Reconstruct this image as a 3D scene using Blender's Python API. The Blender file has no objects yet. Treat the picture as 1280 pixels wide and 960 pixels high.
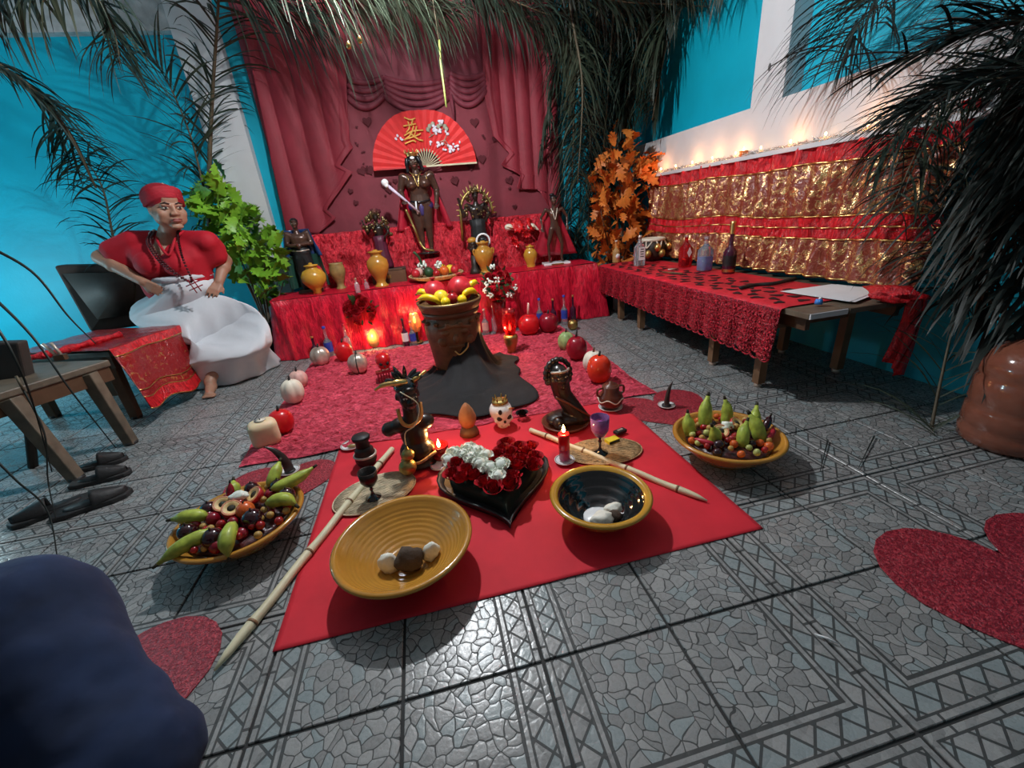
import bpy, bmesh, math, random
from mathutils import Vector as V, Matrix, noise, Euler
R=random.Random(7)
PI=math.pi
T=1/3.0                      # floor tile pitch in metres; x runs along the back wall, y towards it
sc=bpy.context.scene
C=bpy.data.collections.new('scene'); sc.collection.children.link(C)
# ---------------------------------------------------------------- camera
F_,PI_,RO_,YA_=515.29,.392829,-.0933974,.182207
CP=V((-.3964,-.9476,3.016))*T
fw=V((math.sin(YA_)*math.cos(PI_),math.cos(YA_)*math.cos(PI_),-math.sin(PI_)))
rt=V((math.cos(YA_),-math.sin(YA_),0)); up=rt.cross(fw)
RX=math.cos(RO_)*rt+math.sin(RO_)*up; UX=-math.sin(RO_)*rt+math.cos(RO_)*up
cam=bpy.data.cameras.new('camera'); co=bpy.data.objects.new('camera',cam); C.objects.link(co)
cam.sensor_width=36; cam.lens=F_/1280*36; cam.clip_start=.02
co.matrix_world=Matrix(((RX.x,UX.x,-fw.x,CP.x),(RX.y,UX.y,-fw.y,CP.y),(RX.z,UX.z,-fw.z,CP.z),(0,0,0,1)))
sc.camera=co
# ---------------------------------------------------------------- light, world, exposure
w=bpy.data.worlds.new('world'); sc.world=w; w.use_nodes=True
w.node_tree.nodes['Background'].inputs[0].default_value=(.9,.96,1,1)
w.node_tree.nodes['Background'].inputs[1].default_value=.085
def lamp(name,kind,loc,power,col,size=.05,rot=None,**k):
    l=bpy.data.lights.new(name,kind); l.energy=power; l.color=col
    if kind=='POINT': l.shadow_soft_size=size
    if kind=='AREA': l.size=size
    if kind=='SPOT': l.shadow_soft_size=size
    for a,b in k.items(): setattr(l,a,b)
    o=bpy.data.objects.new(name,l); C.objects.link(o); o.location=loc
    if rot: o.rotation_euler=rot
    return o
LP=V((-.45,6.6,6.7))*T
lamp('ceiling_lamp_light','POINT',LP,138,(.93,.97,1),.04)
lamp('side_room_light','POINT',V((-12.0,8.8,2.2))*T,40,(.75,.95,1),.12)
vs=sc.view_settings; vs.view_transform='Standard'; vs.look='None'; vs.gamma=1; vs.use_curve_mapping=False; vs.exposure=0.3
# ---------------------------------------------------------------- pixel measuring: a photo pixel met with a real plane (metres)
def ray(x,y): return fw+RX*((x-640)/F_)-UX*((y-480)/F_)
def Z(x,y,z=0.0): d=ray(x,y); return CP+d*((z-CP.z)/d.z)
def Y(x,y,Yt): d=ray(x,y); return CP+d*((Yt*T-CP.y)/d.y)
def X(x,y,Xt): d=ray(x,y); return CP+d*((Xt*T-CP.x)/d.x)
def D(x,y,dep): return CP+ray(x,y)*dep
def ppm(p): return F_/((p-CP).dot(fw))         # pixels per metre at a point
def seen(p):
    d=p-CP; k=d.dot(fw)
    if k<.05: return None
    return 640+F_*d.dot(RX)/k, 480-F_*d.dot(UX)/k
# ---------------------------------------------------------------- materials
MATS={}
class N:
    def __init__(s,m): s.t=m.node_tree; s.n=s.t.nodes; s.b=s.n['Principled BSDF']
    def new(s,ty,**k):
        n=s.n.new(ty)
        for a,b in k.items():
            if a[0]=='_': continue
            setattr(n,a,b)
        return n
    def put(s,sock,v):
        if hasattr(v,'default_value') and hasattr(v,'links'): s.t.links.new(v,sock)
        else: sock.default_value=v
    def m(s,op,*a):
        n=s.new('ShaderNodeMath',operation=op)
        for i,v in enumerate(a): s.put(n.inputs[i],v)
        return n.outputs[0]
    def mix(s,f,a,b):
        n=s.new('ShaderNodeMix',data_type='RGBA')
        s.put(n.inputs[0],f); s.put(n.inputs[6],a if hasattr(a,'links') else (*a,1)[:4]); s.put(n.inputs[7],b if hasattr(b,'links') else (*b,1)[:4])
        return n.outputs[2]
    def noise(s,scale,vec=None,detail=3,rough=.55,dist=0):
        n=s.new('ShaderNodeTexNoise'); n.inputs['Scale'].default_value=scale; n.inputs['Detail'].default_value=detail
        n.inputs['Roughness'].default_value=rough; n.inputs['Distortion'].default_value=dist
        s.put(n.inputs['Vector'],vec or s.obj()); return n.outputs['Fac']
    def obj(s):
        if not hasattr(s,'tc'): s.tc=s.new('ShaderNodeTexCoord')
        return s.tc.outputs['Object']
    def scaled(s,v,vec=None):
        n=s.new('ShaderNodeMapping'); n.inputs['Scale'].default_value=v; s.put(n.inputs['Vector'],vec or s.obj()); return n.outputs[0]
    def ramp(s,f,*st):
        n=s.new('ShaderNodeValToRGB'); e=n.color_ramp.elements
        while len(e)<len(st): e.new(.5)
        for q,(p,c) in zip(e,st): q.position=p; q.color=(*c,1) if len(c)==3 else c
        s.put(n.inputs[0],f); return n.outputs[0]
    def bump(s,h,st,dist=.01):
        n=s.new('ShaderNodeBump'); n.inputs['Strength'].default_value=st; n.inputs['Distance'].default_value=dist
        s.put(n.inputs['Height'],h); s.put(s.b.inputs['Normal'],n.outputs[0])
    def set(s,k,v): s.put(s.b.inputs[k],v)
def newmat(name):
    m=bpy.data.materials.new(name); m.use_nodes=True; MATS[name]=m; return m,N(m)
def M(name,col,rough=.5,metal=0,var=.22,scale=14,bump=0,bscale=60,trans=0,emit=0,sheen=0,coat=0,ior=1.45,sub=0,ecol=None):
    if name in MATS: return MATS[name]
    m,n=newmat(name)
    f=n.noise(scale)
    lo=tuple(c*(1-var) for c in col); hi=tuple(min(1,c*(1+var)) for c in col)
    n.set('Base Color',n.ramp(f,(.3,lo),(.7,hi)))
    n.set('Roughness',rough); n.set('Metallic',metal); n.set('IOR',ior)
    if trans: n.set('Transmission Weight',trans)
    if emit: n.set('Emission Strength',emit); n.set('Emission Color',(*(ecol or col),1))
    if sheen: n.set('Sheen Weight',sheen); n.set('Sheen Roughness',.35); n.set('Sheen Tint',(*[min(1,c*1.3+.15) for c in col],1))
    if coat: n.set('Coat Weight',coat); n.set('Coat Roughness',.08)
    if sub: n.set('Subsurface Weight',sub); n.set('Subsurface Scale',.02)
    if bump: n.bump(n.noise(bscale),bump,.01)
    return m
def velvet(name,c0,c1,sc_=(7,7,2.2),st=.7,rough=.4,sheen=.6):
    m,n=newmat(name)
    f=n.noise(6,n.scaled(sc_),4,.6,.8)
    g=n.noise(26,n.scaled(sc_),2,.6,.4)
    n.set('Base Color',n.ramp(f,(.32,c0),(.5,tuple((a+b)/2 for a,b in zip(c0,c1))),(.68,c1)))
    n.set('Roughness',rough); n.set('Sheen Weight',sheen); n.set('Sheen Roughness',.3); n.set('Sheen Tint',(*c1,1))
    n.bump(n.m('ADD',f,n.m('MULTIPLY',g,.25)),st,.03); return m
def floor_mat():
    m,n=newmat('patterned_tile')
    g=n.new('ShaderNodeNewGeometry'); sp=n.new('ShaderNodeSeparateXYZ'); n.put(sp.inputs[0],g.outputs['Position'])
    x=n.m('DIVIDE',sp.outputs[0],T); y=n.m('DIVIDE',sp.outputs[1],T)
    dx=n.m('PINGPONG',x,1.0); dy=n.m('PINGPONG',y,1.0); d=n.m('MINIMUM',dx,dy)
    def band(v,a,b): return n.m('MULTIPLY',n.m('GREATER_THAN',v,a),n.m('LESS_THAN',v,b))
    def mx(*a):
        r=a[0]
        for q in a[1:]: r=n.m('MAXIMUM',r,q)
        return r
    border=mx(band(d,.05,.064),band(d,.196,.212),band(d,.24,.264))
    s_=n.m('PINGPONG',n.m('ADD',x,y),.092); t_=n.m('PINGPONG',n.m('SUBTRACT',x,y),.092)
    lat=n.m('MULTIPLY',mx(n.m('LESS_THAN',s_,.012),n.m('LESS_THAN',t_,.012)),band(d,.06,.2))
    stub=n.m('MULTIPLY',n.m('LESS_THAN',n.m('PINGPONG',n.m('ADD',n.m('ADD',n.m('MULTIPLY',x,n.m('LESS_THAN',dy,dx)),n.m('MULTIPLY',y,n.m('LESS_THAN',dx,dy))),0.0),.184),.01),n.m('LESS_THAN',d,.055))
    cv=n.new('ShaderNodeCombineXYZ'); n.put(cv.inputs[0],x); n.put(cv.inputs[1],y)
    nz=n.new('ShaderNodeTexNoise'); nz.inputs['Scale'].default_value=3.5; n.put(nz.inputs['Vector'],cv.outputs[0])
    va=n.new('ShaderNodeVectorMath',operation='MULTIPLY_ADD'); n.put(va.inputs[0],nz.outputs['Color']); va.inputs[1].default_value=(.22,.22,0); n.put(va.inputs[2],cv.outputs[0])
    vo=n.new('ShaderNodeTexVoronoi',feature='DISTANCE_TO_EDGE',voronoi_dimensions='2D'); vo.inputs['Scale'].default_value=12; n.put(vo.inputs['Vector'],va.outputs[0])
    vc=n.new('ShaderNodeTexVoronoi',feature='F1',voronoi_dimensions='2D'); vc.inputs['Scale'].default_value=12; n.put(vc.inputs['Vector'],va.outputs[0])
    sc2=n.new('ShaderNodeSeparateColor'); n.put(sc2.inputs[0],vc.outputs['Color'])
    crk=n.m('MULTIPLY',n.m('LESS_THAN',vo.outputs['Distance'],.046),n.m('GREATER_THAN',d,.264))
    dark=mx(border,lat,stub,crk)
    blue=n.m('MULTIPLY',n.m('GREATER_THAN',sc2.outputs[1],.8),n.m('GREATER_THAN',d,.264))
    # pale blue diamonds in the lattice
    cell=n.new('ShaderNodeTexWhiteNoise',noise_dimensions='2D')
    cc=n.new('ShaderNodeCombineXYZ'); n.put(cc.inputs[0],n.m('FLOOR',n.m('DIVIDE',n.m('ADD',x,y),.184))); n.put(cc.inputs[1],n.m('FLOOR',n.m('DIVIDE',n.m('SUBTRACT',x,y),.184))); n.put(cell.inputs['Vector'],cc.outputs[0])
    dia=n.m('MULTIPLY',n.m('GREATER_THAN',cell.outputs['Value'],.45),band(d,.07,.2))
    base=n.ramp(sc2.outputs[0],(0,(.22,.218,.213)),(1,(.36,.355,.345)))
    base=n.mix(n.m('MAXIMUM',n.m('MULTIPLY',blue,.6),n.m('MULTIPLY',dia,.6)),base,(.27,.34,.35))
    fine=n.noise(90,g.outputs['Position'],4)
    base=n.mix(n.m('MULTIPLY',fine,.35),base,(.16,.165,.17))
    base=n.mix(n.m('MULTIPLY',dark,.9),base,(.025,.027,.027))
    n.set('Base Color',base)
    n.set('Roughness',n.m('ADD',.2,n.m('ADD',n.m('MULTIPLY',dark,.35),n.m('MULTIPLY',fine,.16))))
    n.set('Specular IOR Level',.5)
    h=n.m('ADD',n.m('SUBTRACT',1.0,dark),n.m('MULTIPLY',n.m('MINIMUM',vo.outputs['Distance'],.2),1.0))
    n.bump(n.m('ADD',h,n.m('MULTIPLY',fine,.45)),.35,.004)
    return m
def sequin(name,base,gold,thr=.5,scale=60,rough=.28):
    m,n=newmat(name)
    f=n.noise(scale,n.scaled((1,1,1)),3,.7,.5); g=n.noise(9)
    k=n.ramp(n.m('ADD',n.m('MULTIPLY',f,.75),n.m('MULTIPLY',g,.3)),(thr,(0,0,0)),(thr+.07,(1,1,1)))
    n.set('Base Color',n.mix(k,base,gold)); n.set('Metallic',n.m('MULTIPLY',k,.9)); n.set('Roughness',rough)
    n.bump(f,.9,.012); return m
FM=floor_mat()
GROUT=M('dark_grout',(.035,.035,.035),.8)
CYAN=M('cyan_wall_paint',(.0,.4,.55),.55,var=.08,scale=2,bump=.12,bscale=40)
WHITE=M('white_wall_paint',(.62,.62,.63),.6,var=.06,scale=3,bump=.1,bscale=30)
CEIL=M('ceiling_paint',(.55,.56,.56),.8)
MAROON=M('dusky_red_backdrop',(.21,.028,.042),.7,var=.12,scale=5,bump=.1,bscale=12,sheen=.25)
DRAPE=M('red_drape',(.25,.02,.034),.65,var=.12,scale=6,sheen=.3)
SWAG=M('mauve_drape',(.18,.026,.042),.65,var=.15,scale=6,sheen=.25)
SPOT=M('dark_heart_print',(.09,.008,.014),.8)
SATIN=velvet('red_satin',(.32,.0,.012),(.85,.015,.05),(6,6,1.6),.55,.3,.5)
CRUSH=velvet('crushed_red_velvet',(.24,0,.004),(1,.05,.08),(7,7,4),1.0,.22,.15)  # bright highlights of the crushed pile are put into the second colour
PLUSH=velvet('pink_red_plush',(.34,.001,.012),(1,.1,.17),(4,8,4),1.0,.5,.2)
REDCLOTH=M('red_floor_cloth',(.62,.014,.03),.75,var=.12,scale=5,bump=.12,bscale=14,sheen=.3)
FELT=None
def glitter(name,a,b):
    m,n=newmat(name); f=n.noise(130,None,2,.7)
    n.set('Base Color',n.ramp(f,(.45,a),(.62,b))); n.set('Roughness',.35); n.bump(f,.8,.01); return m
FELT=glitter('red_glitter_felt',(.22,.004,.016),(.5,.04,.06))
LACE=glitter('red_lace',(.16,.002,.008),(.8,.02,.05))
TABRED=M('red_table_cloth',(.6,.008,.025),.6,var=.25,scale=9,sheen=.3)
GOLDCLOTH=sequin('red_gold_brocade',(.24,.045,.025),(.9,.52,.22),.53,30,.26)
REDFOIL=velvet('bright_red_foil_satin',(.3,0,.006),(.9,.02,.03),(8,8,3),.6,.25,.2)
BRONZECLOTH=sequin('red_foil_brocade',(.26,.008,.01),(.75,.3,.1),.6,26,.25)
GOLD=M('gold',(.75,.5,.18),.3,1,bump=.1); BRASS=M('antique_brass',(.42,.3,.1),.4,.9,bump=.3)
OCHRE=M('ochre_glaze',(.48,.22,.03),.22,var=.18,scale=6,coat=.5,bump=.05)
OCHRE2=M('yellow_ochre_glaze',(.55,.28,.03),.25,var=.2,scale=5,coat=.6)
OLIVE=M('olive_glaze',(.3,.2,.07),.35,var=.35,scale=14,coat=.3)
BLACKG=M('black_glaze',(.008,.008,.009),.08,coat=1,var=.3)
BLACK=M('matte_black',(.012,.012,.013),.55,bump=.1)
BLKSAT=M('black_satin',(.008,.007,.008),.85,var=.5,scale=3,bump=.4,bscale=9,sheen=.08)
BRONZE=M('dark_bronze_skin',(.075,.036,.025),.28,.25,var=.3,scale=12,coat=.3)
EBONY=M('ebony_glaze',(.02,.011,.008),.36,var=.4,coat=.15,bump=.15,bscale=30)
TERRA=M('brown_terracotta',(.13,.035,.018),.35,var=.3,bump=.2,bscale=40,coat=.2)
URNM=M('brown_clay',(.15,.07,.03),.5,var=.4,scale=12,bump=.35,bscale=25)
IVORY=M('ivory',(.75,.68,.55),.5,var=.12); PORC=M('white_porcelain',(.8,.8,.8),.25,var=.04,coat=.3)
BLUSH=M('pinkish_wax',(.72,.42,.36),.45,var=.15,sub=.2); WAXC=M('cream_wax',(.78,.6,.38),.45,var=.1,sub=.3)
WAXR=M('red_wax',(.6,.008,.012),.3,var=.15,sub=.15,coat=.3); WAXD=M('dark_red_wax',(.27,.006,.018),.25,var=.2,coat=.4)
WAXG=M('green_wax',(.3,.42,.16),.4,var=.3,scale=20); SILVERM=M('worn_silver',(.6,.5,.42),.35,.5,var=.4,scale=9)
GREENF=M('plantain_green',(.38,.45,.06),.45,var=.3,scale=40,coat=.1); TIP=M('plantain_tip',(.03,.025,.012),.7)
YEL=M('ripe_yellow',(.9,.62,.01),.4,var=.08,coat=.2); YG=M('lemon_yellow',(.85,.6,.03),.4,bump=.1)
PLUM=M('dark_plum',(.03,.004,.008),.12,var=.4,coat=.6); CHERRY=M('red_berry',(.35,.01,.012),.2,var=.3,coat=.5)
ORANGE=M('orange_tomato',(.7,.12,.02),.25,coat=.4); POM=M('red_pomegranate',(.55,.02,.03),.35,var=.3,coat=.3)
NUT=M('pale_green_grape',(.5,.52,.16),.35,var=.3); NUTB=M('golden_nut',(.5,.3,.08),.45); FLESH=M('pale_fruit_flesh',(.75,.52,.22),.5)
LEAFG=M('bright_green_leaf',(.2,.42,.03),.45,var=.45,scale=3,sub=.1); LEAFD=M('dark_green_leaf',(.02,.06,.02),.5,var=.4)
LEAFO=M('orange_autumn_leaf',(.72,.2,.03),.5,var=.45,scale=4,sub=.1)
PALM=M('dark_palm_leaf',(.018,.032,.021),.5,var=.45,scale=3); PALML=M('olive_palm_leaf',(.034,.046,.028),.5,var=.4,scale=3)
PALMB=M('nearly_black_palm_leaf',(.01,.015,.012),.55,var=.4,scale=3); STEM=M('palm_stem',(.09,.07,.04),.6)
ROSE=M('red_rose_petal',(.42,.003,.012),.55,var=.45,scale=20,sheen=.15); PETW=M('white_petal',(.85,.88,.78),.55,var=.06)
WOOD=M('brown_wood',(.11,.055,.028),.45,var=.35,scale=5,bump=.15,bscale=20); WOODG=M('grey_brown_wood',(.13,.1,.07),.5,var=.3,bump=.1)
WOODL=M('light_wood',(.19,.1,.05),.5,var=.3,scale=6); DKWOOD=M('dark_wood',(.03,.02,.014),.5,var=.3)
CANE=M('pale_cane',(.66,.6,.4),.5,var=.16,scale=8,bump=.1); STRAW=M('woven_straw',(.5,.33,.16),.7,var=.4,scale=60,bump=.6,bscale=90)
STRAWP=M('bleached_straw',(.6,.5,.34),.7,var=.3,scale=30)
SKIN=M('brown_skin',(.36,.19,.125),.5,var=.12,scale=9,sub=.12); LIPS=M('lip_skin',(.24,.07,.06),.45)
BLOUSE=M('red_blouse_cloth',(.42,.004,.016),.75,var=.15,scale=5,bump=.15,bscale=9,sheen=.2)
WRAP=M('red_headwrap_cloth',(.3,.005,.015),.75,var=.2,scale=12,bump=.5,bscale=14)
SKIRT=M('white_cotton',(.62,.63,.66),.75,var=.06,scale=4,bump=.35,bscale=9)
NAVY=M('navy_fleece',(.008,.02,.062),.9,var=.5,scale=7,bump=.3,bscale=14,sheen=.35)
DKBLUE=M('navy_glaze',(.012,.04,.13),.3,coat=.3); PURPLE=M('purple_paint',(.045,.03,.12),.35); CAPE=M('red_cape_paint',(.38,.012,.03),.4,coat=.2)
GREEND=M('dark_green_paint',(.02,.07,.05),.4); HAIR=M('black_hair',(.008,.008,.01),.35)
GLASSC=M('clear_glass',(.85,.9,.95),.08,trans=.85,var=.02); GLASSR=M('red_glass',(.75,.02,.03),.06,trans=.8,var=.05)
GLASSB=M('blue_glass',(.06,.22,.85),.06,trans=.7,var=.1); GLASSD=M('dark_wine_glass',(.05,.008,.025),.08,coat=.6)
GLASSA=M('amber_glass',(.95,.55,.2),.2,trans=.55,var=.1); GLASSP=M('purple_glass',(.62,.3,.75),.08,trans=.75)
LIQB=M('deep_blue_liquid',(.02,.05,.45),.15,coat=.4); LABW=M('white_label',(.8,.8,.8),.6,var=.05); LABB=M('blue_label',(.03,.06,.4),.5)
INK=M('black_ink',(.02,.02,.02),.6); FLAME=M('candle_flame',(1,.55,.15),.5,emit=26,ecol=(1,.5,.13),var=.02)
BULB=M('warm_bulb',(1,.6,.25),.5,emit=22,ecol=(1,.45,.12)); BULBW=M('white_bulb',(1,1,1),.5,emit=12,ecol=(.9,.96,1))
TINSEL=M('silver_tinsel',(.8,.72,.66),.2,.9,bump=1,bscale=150); PAPER=M('white_paper',(.82,.85,.88),.6,var=.03)
BLUEP=M('blue_plastic',(.06,.25,.7),.35); WHITEP=M('white_plastic',(.75,.75,.74),.4,var=.05); YELM=M('yellow_card',(.8,.62,.03),.5)
JUGM=M('brown_translucent_plastic',(.3,.1,.06),.12,trans=.25,var=.15,coat=.5); CORK=M('cork',(.45,.3,.17),.8); FANR=M('red_fan_cloth',(.75,.035,.035),.6,var=.1,scale=10)
RUBBER=M('black_rubber',(.022,.02,.02),.5,bump=.2); BLOSS=M('white_blossom_print',(.85,.75,.85),.6); SAGE=M('grey_green_print',(.4,.38,.28),.6)
SHELL=M('kola_nut_white',(.82,.8,.7),.5,var=.1,bump=.3,bscale=70); STONE=M('brown_stone',(.07,.045,.03),.8,bump=.6,bscale=40)
UPH=M('dark_brown_upholstery',(.045,.035,.03),.6,var=.3,scale=5,bump=.2,bscale=12)
# ---------------------------------------------------------------- mesh helpers
def BM(): return bmesh.new()
def obj(name,bm,mat,parent=None,smooth=True,loc=None,kind=None):
    me=bpy.data.meshes.new(name); bm.normal_update(); bm.to_mesh(me); bm.free()
    if smooth:
        for p in me.polygons: p.use_smooth=True
    me.materials.append(mat)
    o=bpy.data.objects.new(name,me); C.objects.link(o)
    if parent: o.parent=parent
    if loc is not None: o.location=loc
    if kind: o['kind']=kind
    return o
def tag(o,label,cat,group=None):
    o['label']=label; o['category']=cat
    if group: o['group']=group
    return o
def thing(name,label,cat,loc=(0,0,0),rz=0,group=None,rot=None):
    o=bpy.data.objects.new(name,None); C.objects.link(o); o.empty_display_size=.05
    o.location=loc; o.rotation_euler=rot or (0,0,rz); return tag(o,label,cat,group)
def dup(root,loc,rz=None,label=None,s=None,rot=None):
    r=root.copy(); C.objects.link(r); r.location=loc
    if rz is not None: r.rotation_euler=(0,0,rz)
    if rot is not None: r.rotation_euler=rot
    if s is not None: r.scale=(s,s,s) if not hasattr(s,'__len__') else s
    if label: r['label']=label
    for ch in list(root.children):
        c=ch.copy(); C.objects.link(c); c.parent=r
        for g in ch.children:
            d=g.copy(); C.objects.link(d); d.parent=c
    return r
def flat(o):
    for p in o.data.polygons: p.use_smooth=False
    return o
def bevel(o,wd=.004,seg=2):
    m=o.modifiers.new('b','BEVEL'); m.width=wd; m.segments=seg; m.limit_method='ANGLE'; return o
def lathe(prof,seg=32,c=(0,0,0),bm=None,ax=None,wob=None):
    bm=bm or BM(); c=V(c); rings=[]
    for r,z in prof:
        if r<1e-5: rings.append([bm.verts.new(c+V((0,0,z)))]); continue
        rg=[]
        for i in range(seg):
            a=2*PI*i/seg; q=r*(wob(a,z) if wob else 1)
            rg.append(bm.verts.new(c+V((q*math.cos(a),q*math.sin(a),z))))
        rings.append(rg)
    for a,b in zip(rings,rings[1:]):
        if len(a)==1 and len(b)==1: continue
        for i in range(seg):
            j=(i+1)%seg
            if len(a)==1: bm.faces.new((a[0],b[j],b[i])) if True else 0
            elif len(b)==1: bm.faces.new((a[i],a[j],b[0]))
            else: bm.faces.new((a[i],a[j],b[j],b[i]))
    return bm
def frames(pts):
    pts=[V(p) for p in pts]; out=[]; prev=None
    for i,p in enumerate(pts):
        t=(pts[min(i+1,len(pts)-1)]-pts[max(i-1,0)])
        t=t.normalized() if t.length>1e-9 else V((0,0,1))
        if prev is None: u=t.orthogonal().normalized()
        else:
            u=prev-t*prev.dot(t); u=u.normalized() if u.length>1e-6 else t.orthogonal().normalized()
        prev=u; out.append((p,t,u,t.cross(u)))
    return out
def tube(pts,rad,seg=8,bm=None,flatf=1.0):
    bm=bm or BM(); rings=[]; fr=frames(pts); n=len(fr)
    for i,(p,t,u,v) in enumerate(fr):
        r=rad[i] if hasattr(rad,'__len__') else rad
        rings.append([bm.verts.new(p+u*r*math.cos(2*PI*k/seg)+v*r*flatf*math.sin(2*PI*k/seg)) for k in range(seg)])
    for a,b in zip(rings,rings[1:]):
        for i in range(seg): bm.faces.new((a[i],a[(i+1)%seg],b[(i+1)%seg],b[i]))
    bm.faces.new(rings[0][::-1]); bm.faces.new(rings[-1]); return bm
def spl(pts,n=6):
    pts=[V(p) for p in pts]; P=[pts[0]*2-pts[1]]+pts+[pts[-1]*2-pts[-2]]; o=[]
    for i in range(1,len(P)-2):
        a,b,c,d=P[i-1:i+3]
        for k in range(n):
            t=k/n; o.append(.5*((2*b)+(c-a)*t+(2*a-5*b+4*c-d)*t*t+(3*b-a-3*c+d)*t**3))
    o.append(pts[-1]); return o
def ell(c,r,bm=None,rot=None,seg=16,rings=10,tilt=None):
    bm=bm or BM(); r=(r,r,r) if not hasattr(r,'__len__') else r
    m=Matrix.Translation(V(c))@((Euler(rot).to_matrix().to_4x4()) if rot else Matrix())@Matrix.Diagonal((*r,1))
    bmesh.ops.create_uvsphere(bm,u_segments=seg,v_segments=rings,radius=1,matrix=m); return bm
def box(c,s,bm=None,rot=None):
    bm=bm or BM(); m=Matrix.Translation(V(c))@((Euler(rot).to_matrix().to_4x4()) if rot else Matrix())@Matrix.Diagonal((*s,1))
    bmesh.ops.create_cube(bm,size=1,matrix=m); return bm
def cap(p0,r0,p1,r1,bm,seg=12):
    p0=V(p0);p1=V(p1); d=p1-p0; L=d.length
    if L<1e-6: return ell(p0,max(r0,r1),bm,seg=seg,rings=8)
    q=d.to_track_quat('Z','Y').to_matrix().to_4x4(); m=Matrix.Translation(p0)@q
    pr=[(0,-r0)]+[(r0*math.cos(a),r0*math.sin(a)) for a in (-1.1,-.6,-.2)]+[(r1*math.cos(a),L+r1*math.sin(a)) for a in (.2,.6,1.1)]+[(0,L+r1)]
    b2=lathe(pr,seg); b2.transform(m); me=bpy.data.meshes.new('t'); b2.to_mesh(me); b2.free(); bm.from_mesh(me); bpy.data.meshes.remove(me); return bm
def grid(nu,nv,f,bm=None,closeu=False):
    bm=bm or BM(); g=[[bm.verts.new(f(i/(nu if closeu else nu),j/nv)) for j in range(nv+1)] for i in range(nu if closeu else nu+1)]
    L=len(g)
    for i in range(nu):
        for j in range(nv):
            a,b=g[i],g[(i+1)%L]; bm.faces.new((a[j],b[j],b[j+1],a[j+1]))
    return bm
def solid(o,th,off=-1):
    m=o.modifiers.new('s','SOLIDIFY'); m.thickness=th; m.offset=off; return o
def poly(pts,th,bm=None,axis=2):
    """extruded flat outline; pts 3D points of one face, th vector thickness"""
    bm=bm or BM(); th=V(th); a=[bm.verts.new(V(p)) for p in pts]; b=[bm.verts.new(V(p)+th) for p in pts]
    fs=[bm.faces.new(a[::-1]),bm.faces.new(b)]
    n=len(a)
    for i in range(n): bm.faces.new((a[i],a[(i+1)%n],b[(i+1)%n],b[i]))
    bmesh.ops.triangulate(bm,faces=[f for f in fs]); bmesh.ops.recalc_face_normals(bm,faces=bm.faces); return bm
def remesh(o,vox,it=3):
    m=o.modifiers.new('r','REMESH'); m.mode='VOXEL'; m.voxel_size=vox; m.use_smooth_shade=True
    if it: s=o.modifiers.new('sm','SMOOTH'); s.iterations=it; s.factor=.5
    return o
def nz(p,s=1,seed=0): return noise.noise(V(p)*s+V((seed*7.3,seed*3.1,seed)))
def struct(name,bm,mat,parent=None,smooth=False):
    o=obj(name,bm,mat,parent,smooth)
    if not parent: o['kind']='structure'
    return o
# ================================================================ STRUCTURE
XW,YW,ZC=6.6*T,12.5*T,8.7*T
floor=struct('floor',box((-3*T,4.5*T,-.03),(20.2*T,17*T,.05)),GROUT)
# visible floor tiles: one object per tile, sharing one mesh
tb=box((T/2,T/2,-.004),(T-.008,T-.008,.008)); tile0=None
cells=[]
for i in range(-13,7):
    for j in range(-3,13):
        c=V(((i+.5)*T,(j+.5)*T,0)); s=seen(c); 
        cs=[seen(V(((i+a)*T,(j+b)*T,0))) for a in (0,1) for b in (0,1)]
        ok=any(q and -120<q[0]<1400 and -50<q[1]<1080 for q in cs) or ((c-CP).xy.length<3.2*T and (c-CP).dot(fw)>.3)
        if ok: cells.append(((c-CP).length,i,j))
cells.sort()
for k,(d,i,j) in enumerate(cells[:298]):
    if tile0 is None:
        tile0=obj('floor_tile',tb,FM,floor,False); o=tile0
        m=tile0.data; bmt=BM(); bmt.from_mesh(m); bmesh.ops.bevel(bmt,geom=[e for e in bmt.edges],offset=.0015,segments=1,affect='EDGES'); bmt.to_mesh(m); bmt.free()
    else: o=tile0.copy(); C.objects.link(o)
    o.location=(i*T,j*T,0)
wb=struct('wall_back',box((-2.9*T,YW+.06,ZC/2),(20.6*T,.12,ZC)),CYAN)
# white column and beam on the back wall
colL=Y(277,225,12.4).x; colR=Y(327,225,12.4).x
struct('trim_1',box(((colL+colR)/2,YW-.04,ZC/2),(colR-colL,.1,ZC)),WHITE)
zb=Y(110,43,12.4).z
struct('trim_2',box((colL/2-6.6*T,YW-.035,(zb+ZC)/2),(13.2*T+colL,.09,ZC-zb)),M('grey_beam_paint',(.4,.4,.4),.7))
# right wall: cyan wall with raised white frame
struct('wall_right',box((XW+.19,3.5*T,ZC/2),(.12,18*T,ZC)),CYAN)
zl,zp=3.66*T,4.54*T
tr=struct('trim_3',box((XW+.065,3.5*T,(zl+zp)/2),(.13,18*T,zp-zl)),WHITE)
def ycol(x,y): return X(x,y,6.6).y
y1,y2=ycol(938,136),ycol(978,119)
struct('trim_4',box((XW+.065,(y1+y2)/2,(zp+ZC)/2),(.13,abs(y1-y2),ZC-zp)),WHITE)
struct('trim_5',box((XW+.065,2.0*T,(zp+ZC)/2),(.13,1.3*T,ZC-zp)),WHITE)
struct('trim_6',box((XW+.065,3.5*T,ZC-.12),(.131,18*T,.24)),WHITE)
struct('trim_7',box((XW-.0,7.4*T,zl-.012),(.17,8.2*T,.024)),WHITE)     # ledge
struct('ceiling',box((-3.2*T,6.2*T,ZC+.05),(20*T,13*T,.1)),CEIL)
struct('wall_left',box((-13.1*T,6.2*T,ZC/2),(.12,13*T,ZC)),CYAN)
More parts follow.
